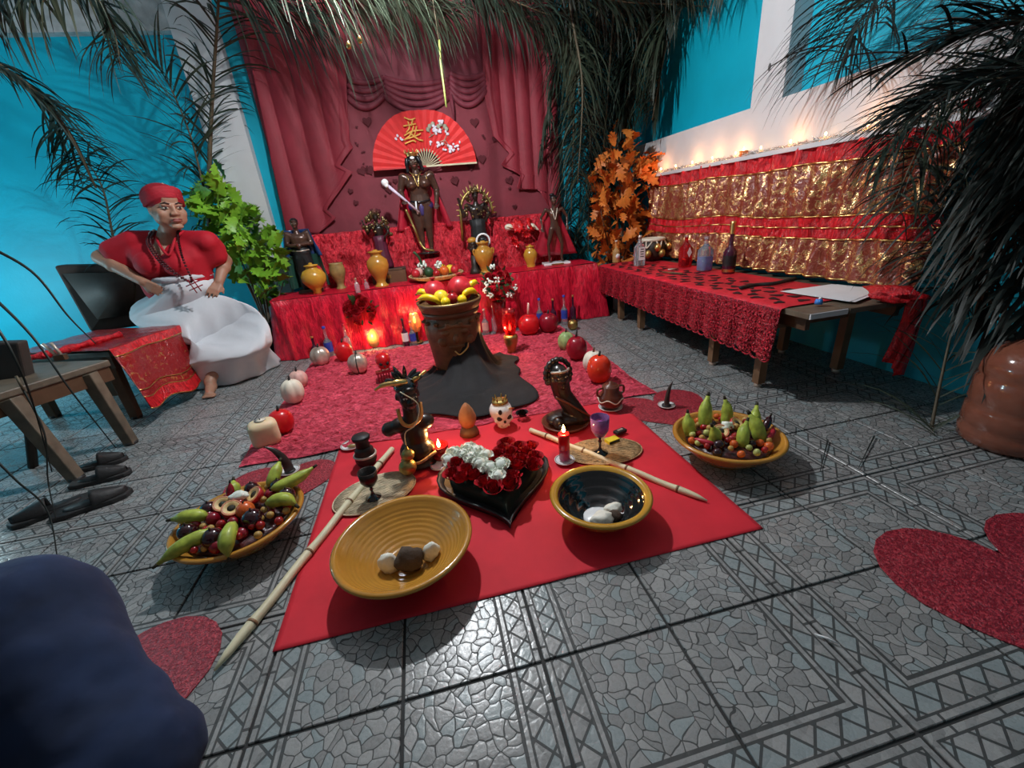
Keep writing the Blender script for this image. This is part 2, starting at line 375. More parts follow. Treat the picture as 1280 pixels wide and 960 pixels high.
pv=X(962,84,6.6); struct('trim_8',ell(pv,(.004,.012,.022)),M('wall_hole',(.1,.1,.1),.9))
# ================================================================ BACKDROP
bd=thing('backdrop_curtain','dusky red stage-style backdrop with swags and heart prints covering the cyan back wall','curtain',(0,0,0))
bx0,bx1=-3.78*T,4.12*T; YB=12.33*T
def bdf(u,v):
    x=bx0+(bx1-bx0)*u; z=.3+(ZC-.35)*v
    return V((x,YB+.012*nz((x*3,z*1.2,0),1.5),z))
solid(obj('backdrop_cloth',grid(60,40,bdf),MAROON,bd),.004,0)
def P2(pl,Yt): return [Y(a,b,Yt) for a,b in pl]
def drape(inner,outer,nf,name):
    # inner/outer: pixel polylines of same length top->bottom
    ip=P2(inner,12.2); op=P2(outer,12.2)
    def f(u,v):
        k=v*(len(ip)-1); i=min(int(k),len(ip)-2); t=k-i
        a=ip[i].lerp(ip[i+1],t); b=op[i].lerp(op[i+1],t); p=b.lerp(a,u)
        s=(p.x*nf/((max(q.x for q in ip)-min(q.x for q in op)) if ip[0].x>op[0].x else (max(q.x for q in op)-min(q.x for q in ip)))+.5*abs(math.sin(v*9))*0); d=.035*abs(math.sin(PI*s))**.6+.012*(u>.9)
        return V((p.x,YB-.01-d,p.z))
    return solid(obj(name,grid(nf*14,60,f),DRAPE,bd),.006,0)
drape([(425,-60),(432,60),(434,130),(437,176),(441,184),(425,207),(441,215),(408,262),(421,272),(398,292)],
      [(296,-60),(309,60),(322,120),(333,170),(336,184),(340,207),(342,215),(352,262),(354,272),(358,292)],5,'side_drape')
drape([(600,-60),(603,70),(606,120),(616,170),(637,192),(625,206),(651,219),(645,236),(672,236),(692,268)],
      [(690,-60),(694,70),(696,120),(698,170),(699,192),(699,206),(700,219),(700,236),(700,245),(701,268)],5,'side_drape')
def swag(x0,y0,x1,y1,sag,n=5):
    bm=BM()
    for k in range(n):
        q=k/(n-1); pts=[]
        for i in range(13):
            u=i/12; px=x0+(x1-x0)*u; py=(y0+(y1-y0)*u)+(-22+22*q)+ (sag*(.35+.65*q))*4*u*(1-u)
            p=Y(px,py,12.2); pts.append(V((p.x,YB-.015-.012*k/n,p.z)))
        tube(pts,.024,8,bm,1.0)
    g=[]
    def f(u,v):
        px=x0+(x1-x0)*u; py=(y0+(y1-y0)*u)+(-60+60*v)+sag*v*4*u*(1-u); p=Y(px,py,12.2); return V((p.x,YB-.014,p.z))
    grid(16,8,f,bm); return obj('swag',bm,SWAG,bd)
swag(434,120,480,118,15,4); swag(480,118,562,120,19,5); swag(562,112,608,112,19,5)
obj('swag_tail',tube([Y(563,118,12.15),Y(566,135,12.15),Y(568,152,12.15)],[.02,.016,.004],8),SWAG,bd)
def heart_pts(s,n=26):
    o=[]
    for i in range(n):
        t=2*PI*i/n; o.append((s*.5*math.sin(t)**3,s*(.8125*math.cos(t)-.3125*math.cos(2*t)-.125*math.cos(3*t)-.0625*math.cos(4*t))*.5))
    return o
hm0=obj('printed_heart',poly([(hx,0,hy) for hx,hy in heart_pts(1,14)],(0,.003,0)),SPOT,bd,False); first=True
for k in range(95):
    px,py=R.uniform(432,655),R.uniform(150,300); s=R.choice((.02,.025,.03,.05,.085)); p=Y(px,py,12.28); a=R.uniform(-.5,.5)
    o=hm0 if first else hm0.copy(); 
    if not first: C.objects.link(o)
    first=False; o.location=(p.x,YB-.022,p.z); o.scale=(s,1,s); o.rotation_euler=(0,a,0)
# hand fan
fanC=Y(533,209,12.05); fan=thing('folding_fan','large open red hand fan with gold writing and blossoms on the backdrop','fan',fanC)
fr_=.47; NF=40
def fanf(u,v):
    a=PI*(1-u); r=(.13+(fr_*(1-.045*math.exp(-((u-.5)/.1)**2))-.13)*v); k=int(round(u*NF))
    return V((r*math.cos(a),-.006+(.014 if k%2 else 0)*(.4+.6*v),r*math.sin(a)))
obj('fan_leaf',grid(NF,6,fanf),FANR,fan,False)
for k in range(17):
    a=PI*(k+.5)/17; d=V((math.cos(a),0,math.sin(a)))
    obj('fan_rib',tube([d*.004+V((0,-.006,0)),d*.15+V((0,-.008,0))],[.002,.0055],6),CANE,fan)
for a in (0,PI):
    d=V((math.cos(a),0,.012)); obj('guard_rib',box(d*.235+V((0,-.008,.004)),(.47,.008,.014)),CANE if a==0 else WAXR,fan,False)
ob=BM(); S=1/ppm(fanC)
def fp(x,y,dy=-.02): q=Y(x,y,12.02)-fanC; return V((q.x,dy,q.z))
for st in [[(505,147),(513,150),(519,148)],[(510,152),(512,160),(508,166)],[(504,158),(520,155)],[(516,150),(514,158)],
           [(505,170),(516,164),(529,163)],[(517,158),(514,168),(505,176)],[(512,166),(522,174),(529,176)],[(521,158),(518,170)],[(508,174),(520,170),(526,167)],[(506,180),(516,176),(520,178)]]:
    tube(spl([fp(a,b) for a,b in st],3),.0085,6,ob,.5)
obj('gold_character',ob,M('gold_ink',(.85,.45,.1),.5),fan)
bb=BM(); gb=BM()
for cx,cy,s,n in [(546,165,6,9),(543,160,5,5),(549,183,5,7),(563,186,6,10),(569,181,5,6),(497,172,5,5),(550,151,3,4),(558,166,3,3),(540,178,3,3)]:
    for i in range(n):
        q=fp(cx+R.gauss(0,s*.55),cy+R.gauss(0,s*.55),-.018-R.random()*.004); ell(q,(R.uniform(.008,.016),.003,R.uniform(.008,.014)),bb,seg=7,rings=4)
for cx,cy in [(537,158),(541,155),(551,155),(556,158),(535,162),(558,161),(548,158)]:
    ell(fp(cx,cy,-.016),(.02,.003,.02),gb,seg=7,rings=4)
for st in [[(536,172),(545,166),(556,160)],[(548,178),(556,175),(561,182)],[(556,160),(558,170),(554,178),(562,186)],[(535,162),(540,170)]]: tube([fp(a,b,-.016) for a,b in st],.003,5,gb)
obj('blossom_print',bb,BLOSS,fan,kind='stuff'); obj('branch_print',gb,SAGE,fan,kind='stuff')
# ================================================================ ALTAR
AY0,AY1=10.3*T,11.65*T; AZ=1.5*T; AX0,AX1=-4.2*T,4.4*T
def drapebox(name,label,x0,x1,y0,y1,z,mat,flare=.03,wave=.02,nf=26,table=True,zb=0.005,cat='tablecloth'):
    path=[(x0,y1),(x0,y0),(x1,y0),(x1,y1)]; L=[abs(y1-y0),abs(x1-x0),abs(y1-y0)]; tot=sum(L); nu=int(tot/.014)
    def at(u):
        s=u*tot
        if s<L[0]: return V((x0,y1-s,0)),V((-1,0,0))
        s-=L[0]
        if s<L[1]: return V((x0+s,y0,0)),V((0,-1,0))
        s-=L[1]; return V((x1,y0+min(s,L[2]),0)),V((1,0,0))
    def f(u,v):
        p,n=at(u); c=[V((x0,y0,0)),V((x1,y0,0))]
        for q in c:
            dd=(p-q).length
            if dd<.12:
                cc=V((-1 if q.x==x0 else 1,-1,0)).normalized(); n=n.lerp(cc,1-dd/.12).normalized()
        k=v**.7; wv=wave*k*(math.sin(u*nf*2*PI+2*nz((u*20,0,0)))*(.6+.5*nz((u*9,3,0)))+.5*nz((u*40,v*2,1)))
        corner=max(0,1-min((p-q).length for q in c)/.25)
        return p+n*(.004+flare*k*(1+1.6*corner)+wv)+V((0,0,z-(z-zb)*v))
    bm=grid(nu,16,f)
    grid(int((x1-x0)/.03),14,lambda a,b: V((x0-.004+(x1-x0+.008)*a,y0-.004+(y1-y0+.008)*b,z+.004+.006*max(0,nz((a*12,b*5,2))))),bm)
    bmesh.ops.remove_doubles(bm,verts=bm.verts,dist=.002)
    o=obj(name,bm,mat); return tag(o,label,cat)
t=thing('altar_table','low altar table hidden under crushed red satin at the backdrop','table',((AX0+AX1)/2,(AY0+AY1)/2,0))
obj('table_top',box((0,0,AZ-.02),(AX1-AX0-.02,AY1-AY0-.02,.03)),WOOD,t,False)
for sx in (-1,1):
    for sy in (-1,1): obj('leg',box((sx*(AX1-AX0-.16)/2,sy*(AY1-AY0-.14)/2,(AZ-.036)/2),(.05,.05,AZ-.036)),WOOD,t,False)
drapebox('altar_cloth','crushed red satin cloth draped over the front altar table to the floor',AX0,AX1,AY0,AY1,AZ,SATIN,.045,.02,24)
def rear(u,v):
    x=-3.15*T+(6.95*T)*u; zt=2.92*T
    if v<.12: return V((x,12.1*T-(v/.12)*.16+.01*nz((u*20,v*8,0)),zt+.008*nz((u*30,0,0))))
    k=(v-.12)/.88; return V((x,12.1*T-.16-.05*k-.028*math.sin(u*90+6*nz((u*4,k*1.2,3)))*(.3+k)-.03*nz((u*14,k*4,1)),zt-(zt-AZ-.004)*k))
o=obj('rear_altar_cloth',grid(220,36,rear),CRUSH); tag(o,'crushed red velvet covering the raised rear step behind the statues','cloth')
t=thing('altar_riser','raised step hidden beneath crushed velvet at the back of altar','shelf',(.1,12.1*T,0))
obj('riser_box',box((0,-.005,1.44*T),(6.7*T,.22,2.86*T)),WOOD,t,False)
rz_=V((.02,11.3*T,AZ)); 
o=obj('statue_step_cloth',lathe([(0,.175),(.2,.175),(.225,.17),(.235,.1),(.26,.012),(.24,.006)],48,wob=lambda a,z:.62*(1+.04*math.sin(a*13)+.03*math.sin(a*7+1))),CRUSH,loc=V((.01,11.62*T,AZ))); tag(o,'crushed red velvet mound under the large crowned statue','cloth')
SZ=AZ+.178
# ================================================================ FIGURES
def hand(bm,w,d,n,s,curl=.35,thumb=1,bones=1):
    """palm + five fingers; w wrist, d direction, n palm normal, s hand length"""
    d=V(d).normalized(); n=V(n); n=(n-d*n.dot(d)).normalized(); b=d.cross(n)
    for k in (-1,0,1): cap(w+b*k*s*.1,s*.1,w+d*s*.46+b*k*s*.15,s*.088,bm,8)
    for i,(off,ln) in enumerate(((-.21,.40),(-.07,.46),(.07,.43),(.2,.34))):
        p=w+d*s*.46+b*off*s; a=curl*.5; q=d
        for j in range(3):
            L=ln*s*(.42,.32,.26)[j]; q=(d*math.cos(a)+n*math.sin(a)); e=p+q*L; cap(p,s*(.05-.004*j),e,s*(.046-.005*j),bm,8); p=e; a+=curl
    p=w+d*s*.12+b*thumb*-.13*s; e=p+(d*.7-b*thumb*.75+n*.2).normalized()*s*.24; cap(p,s*.07,e,s*.055,bm,8); e2=e+(d*.95-b*thumb*.25+n*.25).normalized()*s*.2; cap(e,s*.052,e2,s*.042,bm,8)
def headmesh(bm,c,u,f,h,jaw=1):
    """c head centre, u up, f facing, h head height"""
    u=V(u).normalized(); f=V(f); f=(f-u*f.dot(u)).normalized(); r=f.cross(u)
    P=lambda a,b,c_: c+r*a*h+f*b*h+u*c_*h
    m=Matrix((r,f,u)).transposed().to_4x4()
    def e(p,s,rx=0):
        m2=Matrix.Translation(p)@m@Matrix.Diagonal((s[0]*h,s[1]*h,s[2]*h,1)); bmesh.ops.create_uvsphere(bm,u_segments=14,v_segments=10,radius=1,matrix=m2)
    e(P(0,-.06,.12),(.36,.43,.38)); e(P(0,.04,-.12),(.30*jaw,.33,.36))
    for s in (-1,1):
        e(P(s*.17*jaw,.2,-.1),(.13,.13,.14)); e(P(s*.36,-.05,-.02),(.04,.08,.12)); e(P(s*.13,.33,.1),(.14,.06,.04)); e(P(s*.065,.40,-.12),(.055,.06,.045))
    e(P(0,.385,-.02),(.05,.07,.13)); e(P(0,.425,-.11),(.06,.075,.055)); e(P(0,.34,-.245),(.13,.07,.045)); e(P(0,.335,-.30),(.11,.07,.04)); e(P(0,.30,-.42),(.12*jaw,.09,.07)); e(P(0,.32,.25),(.2,.08,.12))
    return P,r,f,u
def face_bits(parent,P,r,f,u,h,eye,lip,brow=None,lid=None):
    m=Matrix((r,f,u)).transposed().to_4x4()
    for s in (-1,1):
        bm=BM(); bmesh.ops.create_uvsphere(bm,u_segments=10,v_segments=8,radius=1,matrix=Matrix.Translation(P(s*.15,.335,.03))@m@Matrix.Diagonal((.075*h,.05*h,.034*h,1))); e=obj('eye',bm,eye,parent)
        bm=BM(); bmesh.ops.create_uvsphere(bm,u_segments=8,v_segments=6,radius=1,matrix=Matrix.Translation(P(s*.155,.378,.028))@m@Matrix.Diagonal((.03*h,.012*h,.03*h,1))); obj('iris',bm,INK,e)
        if brow: obj('eyebrow',tube([P(s*.06,.405,.115),P(s*.15,.40,.15),P(s*.25,.345,.12)],[.011*h,.016*h,.006*h],6),brow,parent)
        if lid: obj('eyelid',tube([P(s*.075,.37,.045),P(s*.15,.40,.07),P(s*.225,.35,.045)],[.012*h]*3,6),lid,parent)
    bm=BM()
    for z,rr in ((-.25,.024),(-.29,.028)): tube([P(-.13,.36,z-.005),P(-.05,.412,z+.008),P(0,.415,z),P(.05,.412,z+.008),P(.13,.36,z-.005)],[.008*h,rr*h,rr*h,rr*h,.008*h],6,bm)
    obj('lips',bm,lip,parent)
def figure(name,J,H,mat,parent,vox,g=1.0,female=False,faces=(0,-1,0),hands=True,legs=True,handdirs=None):
    bm=BM(); v={k:V(p) for k,p in J.items()}; sd=(v['shR']-v['shL']).normalized()
    def torso(a,b,ra,rb,d=.7):
        a,b=V(a),V(b)
        for k in (-1,-.5,0,.5,1): cap(a+sd*k*(ra[0]-ra[1]),ra[1]*(1 if abs(k)<1 else .93),b+sd*k*(rb[0]-rb[1]),rb[1]*(1 if abs(k)<1 else .93),bm,14)
    torso(v['pelvis'],v['waist'],(.098*H*g,.062*H*g),(.078*H*g,.056*H*g)); torso(v['waist'],v['chest'],(.078*H*g,.056*H*g),(.105*H*g,.066*H*g))
    cap(v['chest'],.06*H*g,v['neck'],.034*H,bm); cap(v['neck'],.034*H,v['head']+ (v['head']-v['neck'])*-.2,.032*H,bm)
    fv=V(faces).normalized(); u=(v['head']-v['neck']).normalized()
    if female:
        for s in (-1,1): ell(v['chest']+sd*s*.052*H*g+V(J.get('front',faces)).normalized()*.055*H*g-u*.015*H,(.046*H*g,.046*H*g,.043*H*g),bm)
    for s in 'LR':
        cap(v['chest']+(v['sh'+s]-v['chest'])*.4,.04*H*g,v['sh'+s],.036*H*g,bm); cap(v['sh'+s],.034*H*g,v['el'+s],.025*H*g,bm); cap(v['el'+s],.0255*H*g,v['wr'+s],.0165*H*(g+.0),bm)
        m_=v['el'+s].lerp(v['wr'+s],.28); ell(m_,.027*H*g,bm,seg=10,rings=8)
        if hands:
            d=(handdirs or {}).get(s,(v['wr'+s]-v['el'+s])); n=(handdirs or {}).get('n'+s,(0,-1,0)); hand(bm,v['wr'+s],d,n,.105*H,.3,1 if s=='R' else -1)
        if legs:
            cap(v['pelvis']+(v['hip'+s]-v['pelvis'])*.8,.06*H*g,v['kn'+s],.036*H*g,bm); cap(v['kn'+s],.035*H*g,v['an'+s],.02*H,bm); ell(v['kn'+s].lerp(v['an'+s],.3)-fv*.012*H,(.033*H*g,.035*H*g,.07*H),bm,seg=10,rings=8)
            fo=V(J.get('foot'+s,fv)); cap(v['an'+s]-V((0,0,.012*H)),.022*H,v['an'+s]+fo.normalized()*.085*H-V((0,0,.022*H)),.015*H,bm)
            for k in range(5):
                sdx=fo.normalized().cross(V((0,0,1)))*(k-2)*.011*H; q=v['an'+s]+fo.normalized()*.08*H+sdx-V((0,0,.027*H)); cap(q,.008*H,q+fo.normalized()*(.03-.004*abs(k-1))*H,.0065*H,bm,6)
    P,r,f,u=headmesh(bm,v['head'],u,fv,.135*H*1.0)
    o=obj(name,bm,mat,parent); remesh(o,vox,3); return o,P,r,f,u,.135*H
def stand(H,arms,lean=0,spread=.06):
    J=dict(pelvis=(0,0,.53),waist=(0,0,.62),chest=(0,0,.73),neck=(0,0,.84),head=(0,-.005,.93),shL=(-.13,0,.80),shR=(.13,0,.80),hipL=(-.06,0,.5),hipR=(.06,0,.5),
      knL=(-spread*1.1,-.01,.28),knR=(spread*1.1,-.01,.28),anL=(-spread,.01,.045),anR=(spread,.01,.045)); J.update(arms)
    return {k:V(p)*H for k,p in J.items()}
# --- main statue
H=1.0; st=thing('crowned_statue','tall bare-chested dark statue with gold crown and skull-topped staff before the fan','statue',V((Y(533,300,11.5).x,11.5*T,SZ+.04)),.0); st.scale=(.92,.92,.82)
J=stand(H,dict(elL=(-.175,.0,.66),wrL=(-.15,-.1,.57),elR=(.175,.02,.65),wrR=(.15,-.05,.52),head=(-.01,-.005,.93)),spread=.04)
fo_,P,r,f,u,hh=figure('body',J,H*.98,BRONZE,st,.0075,1.2,True)
face_bits(st,P,r,f,u,hh,IVORY,LIPS)
hb=BM(); ell(P(0,-.1,.18),(.44*hh,.46*hh,.42*hh),hb)
for s in (-1,1):
    tube(spl([P(s*.36,0,.35),P(s*.46,.05,0),P(s*.5,.0,-.35),P(s*.55,0,-.7)],4),[.15*hh]*6+[.12*hh]*6+[.05*hh],8,hb)
obj('hair',hb,HAIR,st)
cb=lathe([(.052,0),(.056,.02),(.06,.03),(.058,.035),(.054,.02),(.05,.0)],20)
for k in range(10):
    a=2*PI*k/10; cap(V((.057*math.cos(a),.057*math.sin(a),.03)),.007,V((.064*math.cos(a),.064*math.sin(a),.062)),.003,cb,6)
obj('crown',cb,GOLD,st,loc=P(0,-.03,.42))
obj('headband_gem',ell(P(0,.42,.3),(.022,.008,.014)),PORC,st)
obj('lower_garment',remesh(obj('b',ell((0,0,0),.001),PURPLE,st),.006) and (lambda bm:(cap(V((-.062,0,.5)),.062,V((.062,0,.5)),.062,bm),cap(V((0,-.02,.5)),.055,V((0,-.035,.42)),.022,bm),bm)[-1])(BM()),PURPLE,st)
bpy.data.objects.remove(bpy.data.objects['b'])
obj('belt',tube(spl([(-.095,-.03,.555),(-.05,-.07,.545),(0,-.08,.54),(.05,-.07,.545),(.095,-.03,.555)],4),.011,8),BLACKG,st)
obj('loincloth_strip',tube([(-.045,-.085,.55),(-.05,-.088,.48),(-.045,-.08,.42)],.008,6),PORC,st)
nb=BM()
for pts in ([(-.06,-.05,.84),(-.03,-.085,.79),(.0,-.098,.69),(.02,-.085,.79),(.055,-.05,.84)],[(-.055,-.045,.83),(0,-.08,.8),(.05,-.045,.83)],[(-.1,-.03,.82),(-.08,-.07,.77),(-.095,-.06,.71)],[(.1,-.03,.82),(.09,-.07,.77),(.1,-.05,.72)]): tube(spl(pts,5),.0045,6,nb)
obj('necklace',nb,GOLD,st)
def capef(w0,w1,z0,z1,yb):
    def f(u,v):
        a=PI*(u); ww=w0+(w1-w0)*v; return V((-ww*math.cos(a)*(1+.06*math.sin(u*20)*v),yb+(.05+.05*v)*math.sin(a)+.02*math.sin(u*26)*v-.015,z0+(z1-z0)*v))
    return f
solid(obj('cape',grid(40,20,capef(.13,.27,.82,.26,.02)),CAPE,st),.006)
stf=BM(); tube([(-.28,-.16,.72),(-.17,-.13,.6),(-.03,-.1,.44)],[.016,.013,.009],8,stf); obj('staff',stf,M('pale_lilac_paint',(.6,.5,.62),.4),st)
obj('staff_skull',remesh(obj('staff_skull',ell((-.295,-.165,.745),(.033,.033,.036),ell((-.285,-.175,.715),(.02,.02,.02))),PORC,st),.005) and ell((-.275,-.15,.70),(.02,.016,.014)),SAGE,st)
obj('plinth',lathe([(0,0),(.11,0),(.115,.01),(.1,.022),(0,.022)],24),BLACKG,st)
obj('snake',tube(spl([(-.15,-.1,.48),(-.12,-.09,.36),(-.09,-.1,.24),(-.07,-.06,.14),(-.03,-.1,.06),(.06,-.09,.03)],5),.012,8),BRASS,st)
# --- small man with navy cape (left end)
H=.62; st=thing('caped_man_statue','statuette of dark man in navy cape with arms crossed at left end of altar','statue',V((Y(373,300,11.35).x,11.35*T,AZ)),.12)
J=stand(H,dict(elL=(-.16,-.03,.66),wrL=(-.03,-.12,.64),elR=(.16,-.03,.66),wrR=(.03,-.13,.66)))
fo_,P,r,f,u,hh=figure('body',J,H,BRONZE,st,.006,1.15); face_bits(st,P,r,f,u,hh,IVORY,LIPS)
obj('hair',ell(P(0,-.12,.22),(.4*hh,.42*hh,.34*hh)),HAIR,st)
solid(obj('cape',grid(36,16,capef(.1,.15,.53,.3,.0)),DKBLUE,st),.008)
obj('cape_lining',grid(30,14,capef(.14,.16,.32,.04,.0)),GREEND,st)
obj('trousers',remesh(obj('trousers',(lambda b:(cap(V((0,0,.335)),.075,V((-.035,0,.2)),.045,b),cap(V((0,0,.335)),.075,V((.035,0,.2)),.045,b),cap(V((-.035,0,.2)),.042,V((-.037,0,.05)),.036,b),cap(V((.035,0,.2)),.042,V((.037,0,.05)),.036,b),b)[-1])(BM()),BLACK,st),.006,2) and tube([(-.07,-.04,.36),(0,-.075,.355),(.07,-.04,.36)],.006,6),SILVERM,st).name='belt'
obj('plinth',box((0,0,.012),(.2,.15,.024)),WOODG,st,False)
# --- ornate seated figures (gold and black)
def ornate(name,label,px,py,H,wide,seed,Yt,z,cover):
    rr=random.Random(seed); base=V((Y(px,py,Yt).x,Yt*T,z)); s=thing(name,label,'statue',base)
    J=stand(H,dict(elL=(-.2,0,.66),wrL=(-.24,-.03,.84),elR=(.19,0,.66),wrR=(.12,-.1,.6)))
    b,P,r,f,u,hh=figure('body',J,H,EBONY,s,.007,1.1,False); 
    bm=BM()
    for k in range(34):
        a=rr.uniform(-.3,PI+.3); q=V((wide*math.cos(a)*rr.uniform(.75,1),rr.uniform(-.05,.02),H*(.72+.28*math.sin(a))*rr.uniform(.93,1.02))); ell(q,(rr.uniform(.008,.02),.01,rr.uniform(.01,.026)),bm,seg=8,rings=6)
    for k in range(12): q=V((rr.uniform(-.5,.5)*wide,-.075*H-.02,H*rr.uniform(.62,.86))); ell(q,rr.uniform(.007,.014),bm,seg=8,rings=6)
    for k in range(5): cap(P(-.3+.15*k,0,.4),.1*hh,P(-.5+.25*k,0,.85+.15*(2-abs(k-2))),.03*hh,bm,6)
    obj('gold_ornament',bm,M('tarnished_brass',(.16,.11,.05),.35,.85,bump=.3),s,kind='stuff'); 
    obj('robe',lathe([(.0,0),(.16*H,0),(.17*H,.03),(.13*H,.25*H),(.11*H,.5*H),(.12*H,.6*H),(0,.62*H)],28,wob=lambda a,z:1+.05*math.sin(a*9)),cover,s)
    return s,P,hh
s,P,hh=ornate('horned_figurine','ornate gold and black figurine with raised hand standing on wooden box','',0,.48,.11,3,11.3,0,BLACKG) if False else ornate('horned_figurine','ornate gold and black figurine with raised hand on a brown wooden box',465,250,.47,.115,3,11.35,AZ+.13,M('dark_purple_robe',(.09,.01,.03),.5))
bx=thing('wooden_box','dark brown wooden box under the horned figurine behind the ochre urn','box',V((Y(484,330,11.3).x,11.32*T,AZ))); bx.scale=(.85,.6,1)
obj('box_body',bevel(flat(obj('box_body',box((0,0,.055),(.36,.2,.11)),WOOD,bx))) and box((0,-.101,.06),(.04,.004,.03)),BRASS,bx,False).name='latch'
obj('box_lid',bevel(obj('box_lid',box((0,0,.12),(.37,.21,.02)),DKWOOD,bx,False)) and box((.0,-.106,.12),(.3,.004,.006)),WOODL,bx,False).name='edge_strip'
s,P,hh=ornate('arched_figurine','ornate black and gold figurine under spiky gold arch right of crowned statue',593,240,.62,.12,9,11.35,AZ+.1,BLACK)
ab=BM()
for k in range(17):
    a=PI*k/16; q=V((.15*math.cos(a),0,.42+.2*math.sin(a))); cap(q,.012,V((.185*math.cos(a),0,.42+.25*math.sin(a))),.004,ab,6)
tube([V((.15*math.cos(PI*k/16),0,.42+.2*math.sin(PI*k/16))) for k in range(17)]+[V((-.16,0,.2))],.013,8,ab); obj('gold_arch',ab,BRASS,s)
obj('stand',box((0,.0,-.05),(.2,.16,.1)),DKWOOD,s,False)
# --- nude statue with red cape on white base (right end)
H=.60; st=thing('caped_nude_statue','slim bronze statuette with red cape on white base at right end of altar','statue',V((Y(695,328,11.05).x,11.05*T,AZ)),-.1)
J=stand(H,dict(elL=(-.21,.02,.68),wrL=(-.2,-.02,.55),elR=(.21,.02,.68),wrR=(.2,-.02,.55),),spread=.1); J={k:v+V((0,0,.02)) for k,v in J.items()}
fo_,P,r,f,u,hh=figure('body',J,H,BRONZE,st,.0055,.8); face_bits(st,P,r,f,u,hh,IVORY,LIPS)
hb=ell(P(0,-.1,.2),(.42*hh,.42*hh,.36*hh)); ell(P(.15,-.05,.55),(.3*hh,.25*hh,.18*hh),hb); obj('hair',hb,HAIR,st)
obj('cape',solid(obj('cape',grid(30,12,lambda u,v:V((( -.05+.1*u)*(1+3.6*v)*1.0,.045+.03*v+.01*math.sin(u*18)*v,.48-.4*v))),CAPE,st),.004) and tube([(-.05,.02,.5),(0,-.02,.49),(.05,.02,.5)],.004,6),GOLD,st).name='collar'
obj('necklace',tube(spl([(-.03,-.02,.51),(-.015,-.045,.46),(0,-.045,.41),(.015,-.045,.46),(.03,-.02,.51)],4),.003,6),IVORY,st)
obj('plinth',bevel(obj('plinth',box((0,0,.012),(.26,.15,.024)),PORC,st,False),.006) and box((0,-.078,.012),(.12,.004,.012)),BRASS,st,False).name='plinth_plate'
# ================================================================ POTS
def pot(name,label,px,py,z,prof,mat,cat='vase',lid=None,handles=0,group=None,s=1,at=None,seg=36):
    p=at if at is not None else Z(px,py,z); t=thing(name,label,cat,p,0,group)
    obj('body',lathe([(a*s,b*s) for a,b in prof],seg),mat,t)
    top=prof
    if lid: obj('lid',lathe([(a*s,b*s) for a,b in lid],24),mat,t)
    for k in range(handles):
        sg=-1 if k else 1
        obj('handle',tube(spl([(sg*.042*s,0,.2*s),(sg*.085*s,0,.215*s),(sg*.088*s,0,.18*s),(sg*.07*s,0,.15*s)],5),.006*s,8),mat,t)
    return t
AMPH=[(0,0),(.055,0),(.058,.01),(.042,.02),(.035,.04),(.05,.075),(.075,.12),(.085,.165),(.078,.205),(.05,.23),(.042,.24),(.045,.258),(.06,.268),(.058,.274),(.04,.262),(.036,.24),(0,.2)]
LIDA=[(0,.285),(.018,.284),(.02,.276),(.045,.272),(.05,.264),(0,.262)]
pot('lidded_urn','glossy ochre urn with lid in front of the wooden box',476,354,AZ,AMPH,OCHRE,lid=LIDA,s=1.1,at=V((Y(474,340,10.72).x,10.72*T,AZ)))
pot('handled_urn','ochre urn with two small looped handles right of the fruit tray',605,342,AZ,AMPH,OCHRE,lid=LIDA,handles=2,s=1.04,at=V((Y(606,330,10.72).x,10.72*T,AZ)))
pot('round_vase','short yellow ochre vase left of the caped nude statue',664,334,AZ,[(0,0),(.045,0),(.04,.012),(.045,.04),(.065,.09),(.068,.13),(.05,.165),(.035,.178),(.036,.19),(.048,.198),(.044,.2),(.03,.19),(0,.15)],OCHRE2,lid=[(0,.218),(.01,.214),(.012,.206),(.035,.202),(.04,.194),(0,.192)],s=.98)
pot('round_lidded_jar','round yellow jar with small lid near the navy caped statuette',393,361,AZ,[(0,0),(.035,0),(.03,.03),(.06,.06),(.088,.1),(.09,.14),(.07,.175),(.042,.19),(.04,.205),(.048,.212),(.03,.205),(0,.19)],OCHRE2,at=V((Y(393,350,10.75).x,10.75*T,AZ)),cat='jar',lid=[(0,.236),(.012,.232),(.014,.222),(.05,.218),(.052,.208),(0,.206)],s=1.12)
pot('olive_jar','narrow olive brown jar with pale rim on left of altar',427,361,AZ,[(0,0),(.045,0),(.045,.01),(.03,.03),(.034,.06),(.062,.12),(.07,.16),(.064,.2),(.058,.222),(.062,.232),(.054,.23),(.05,.2),(0,.1)],OLIVE,cat='jar',s=.98)
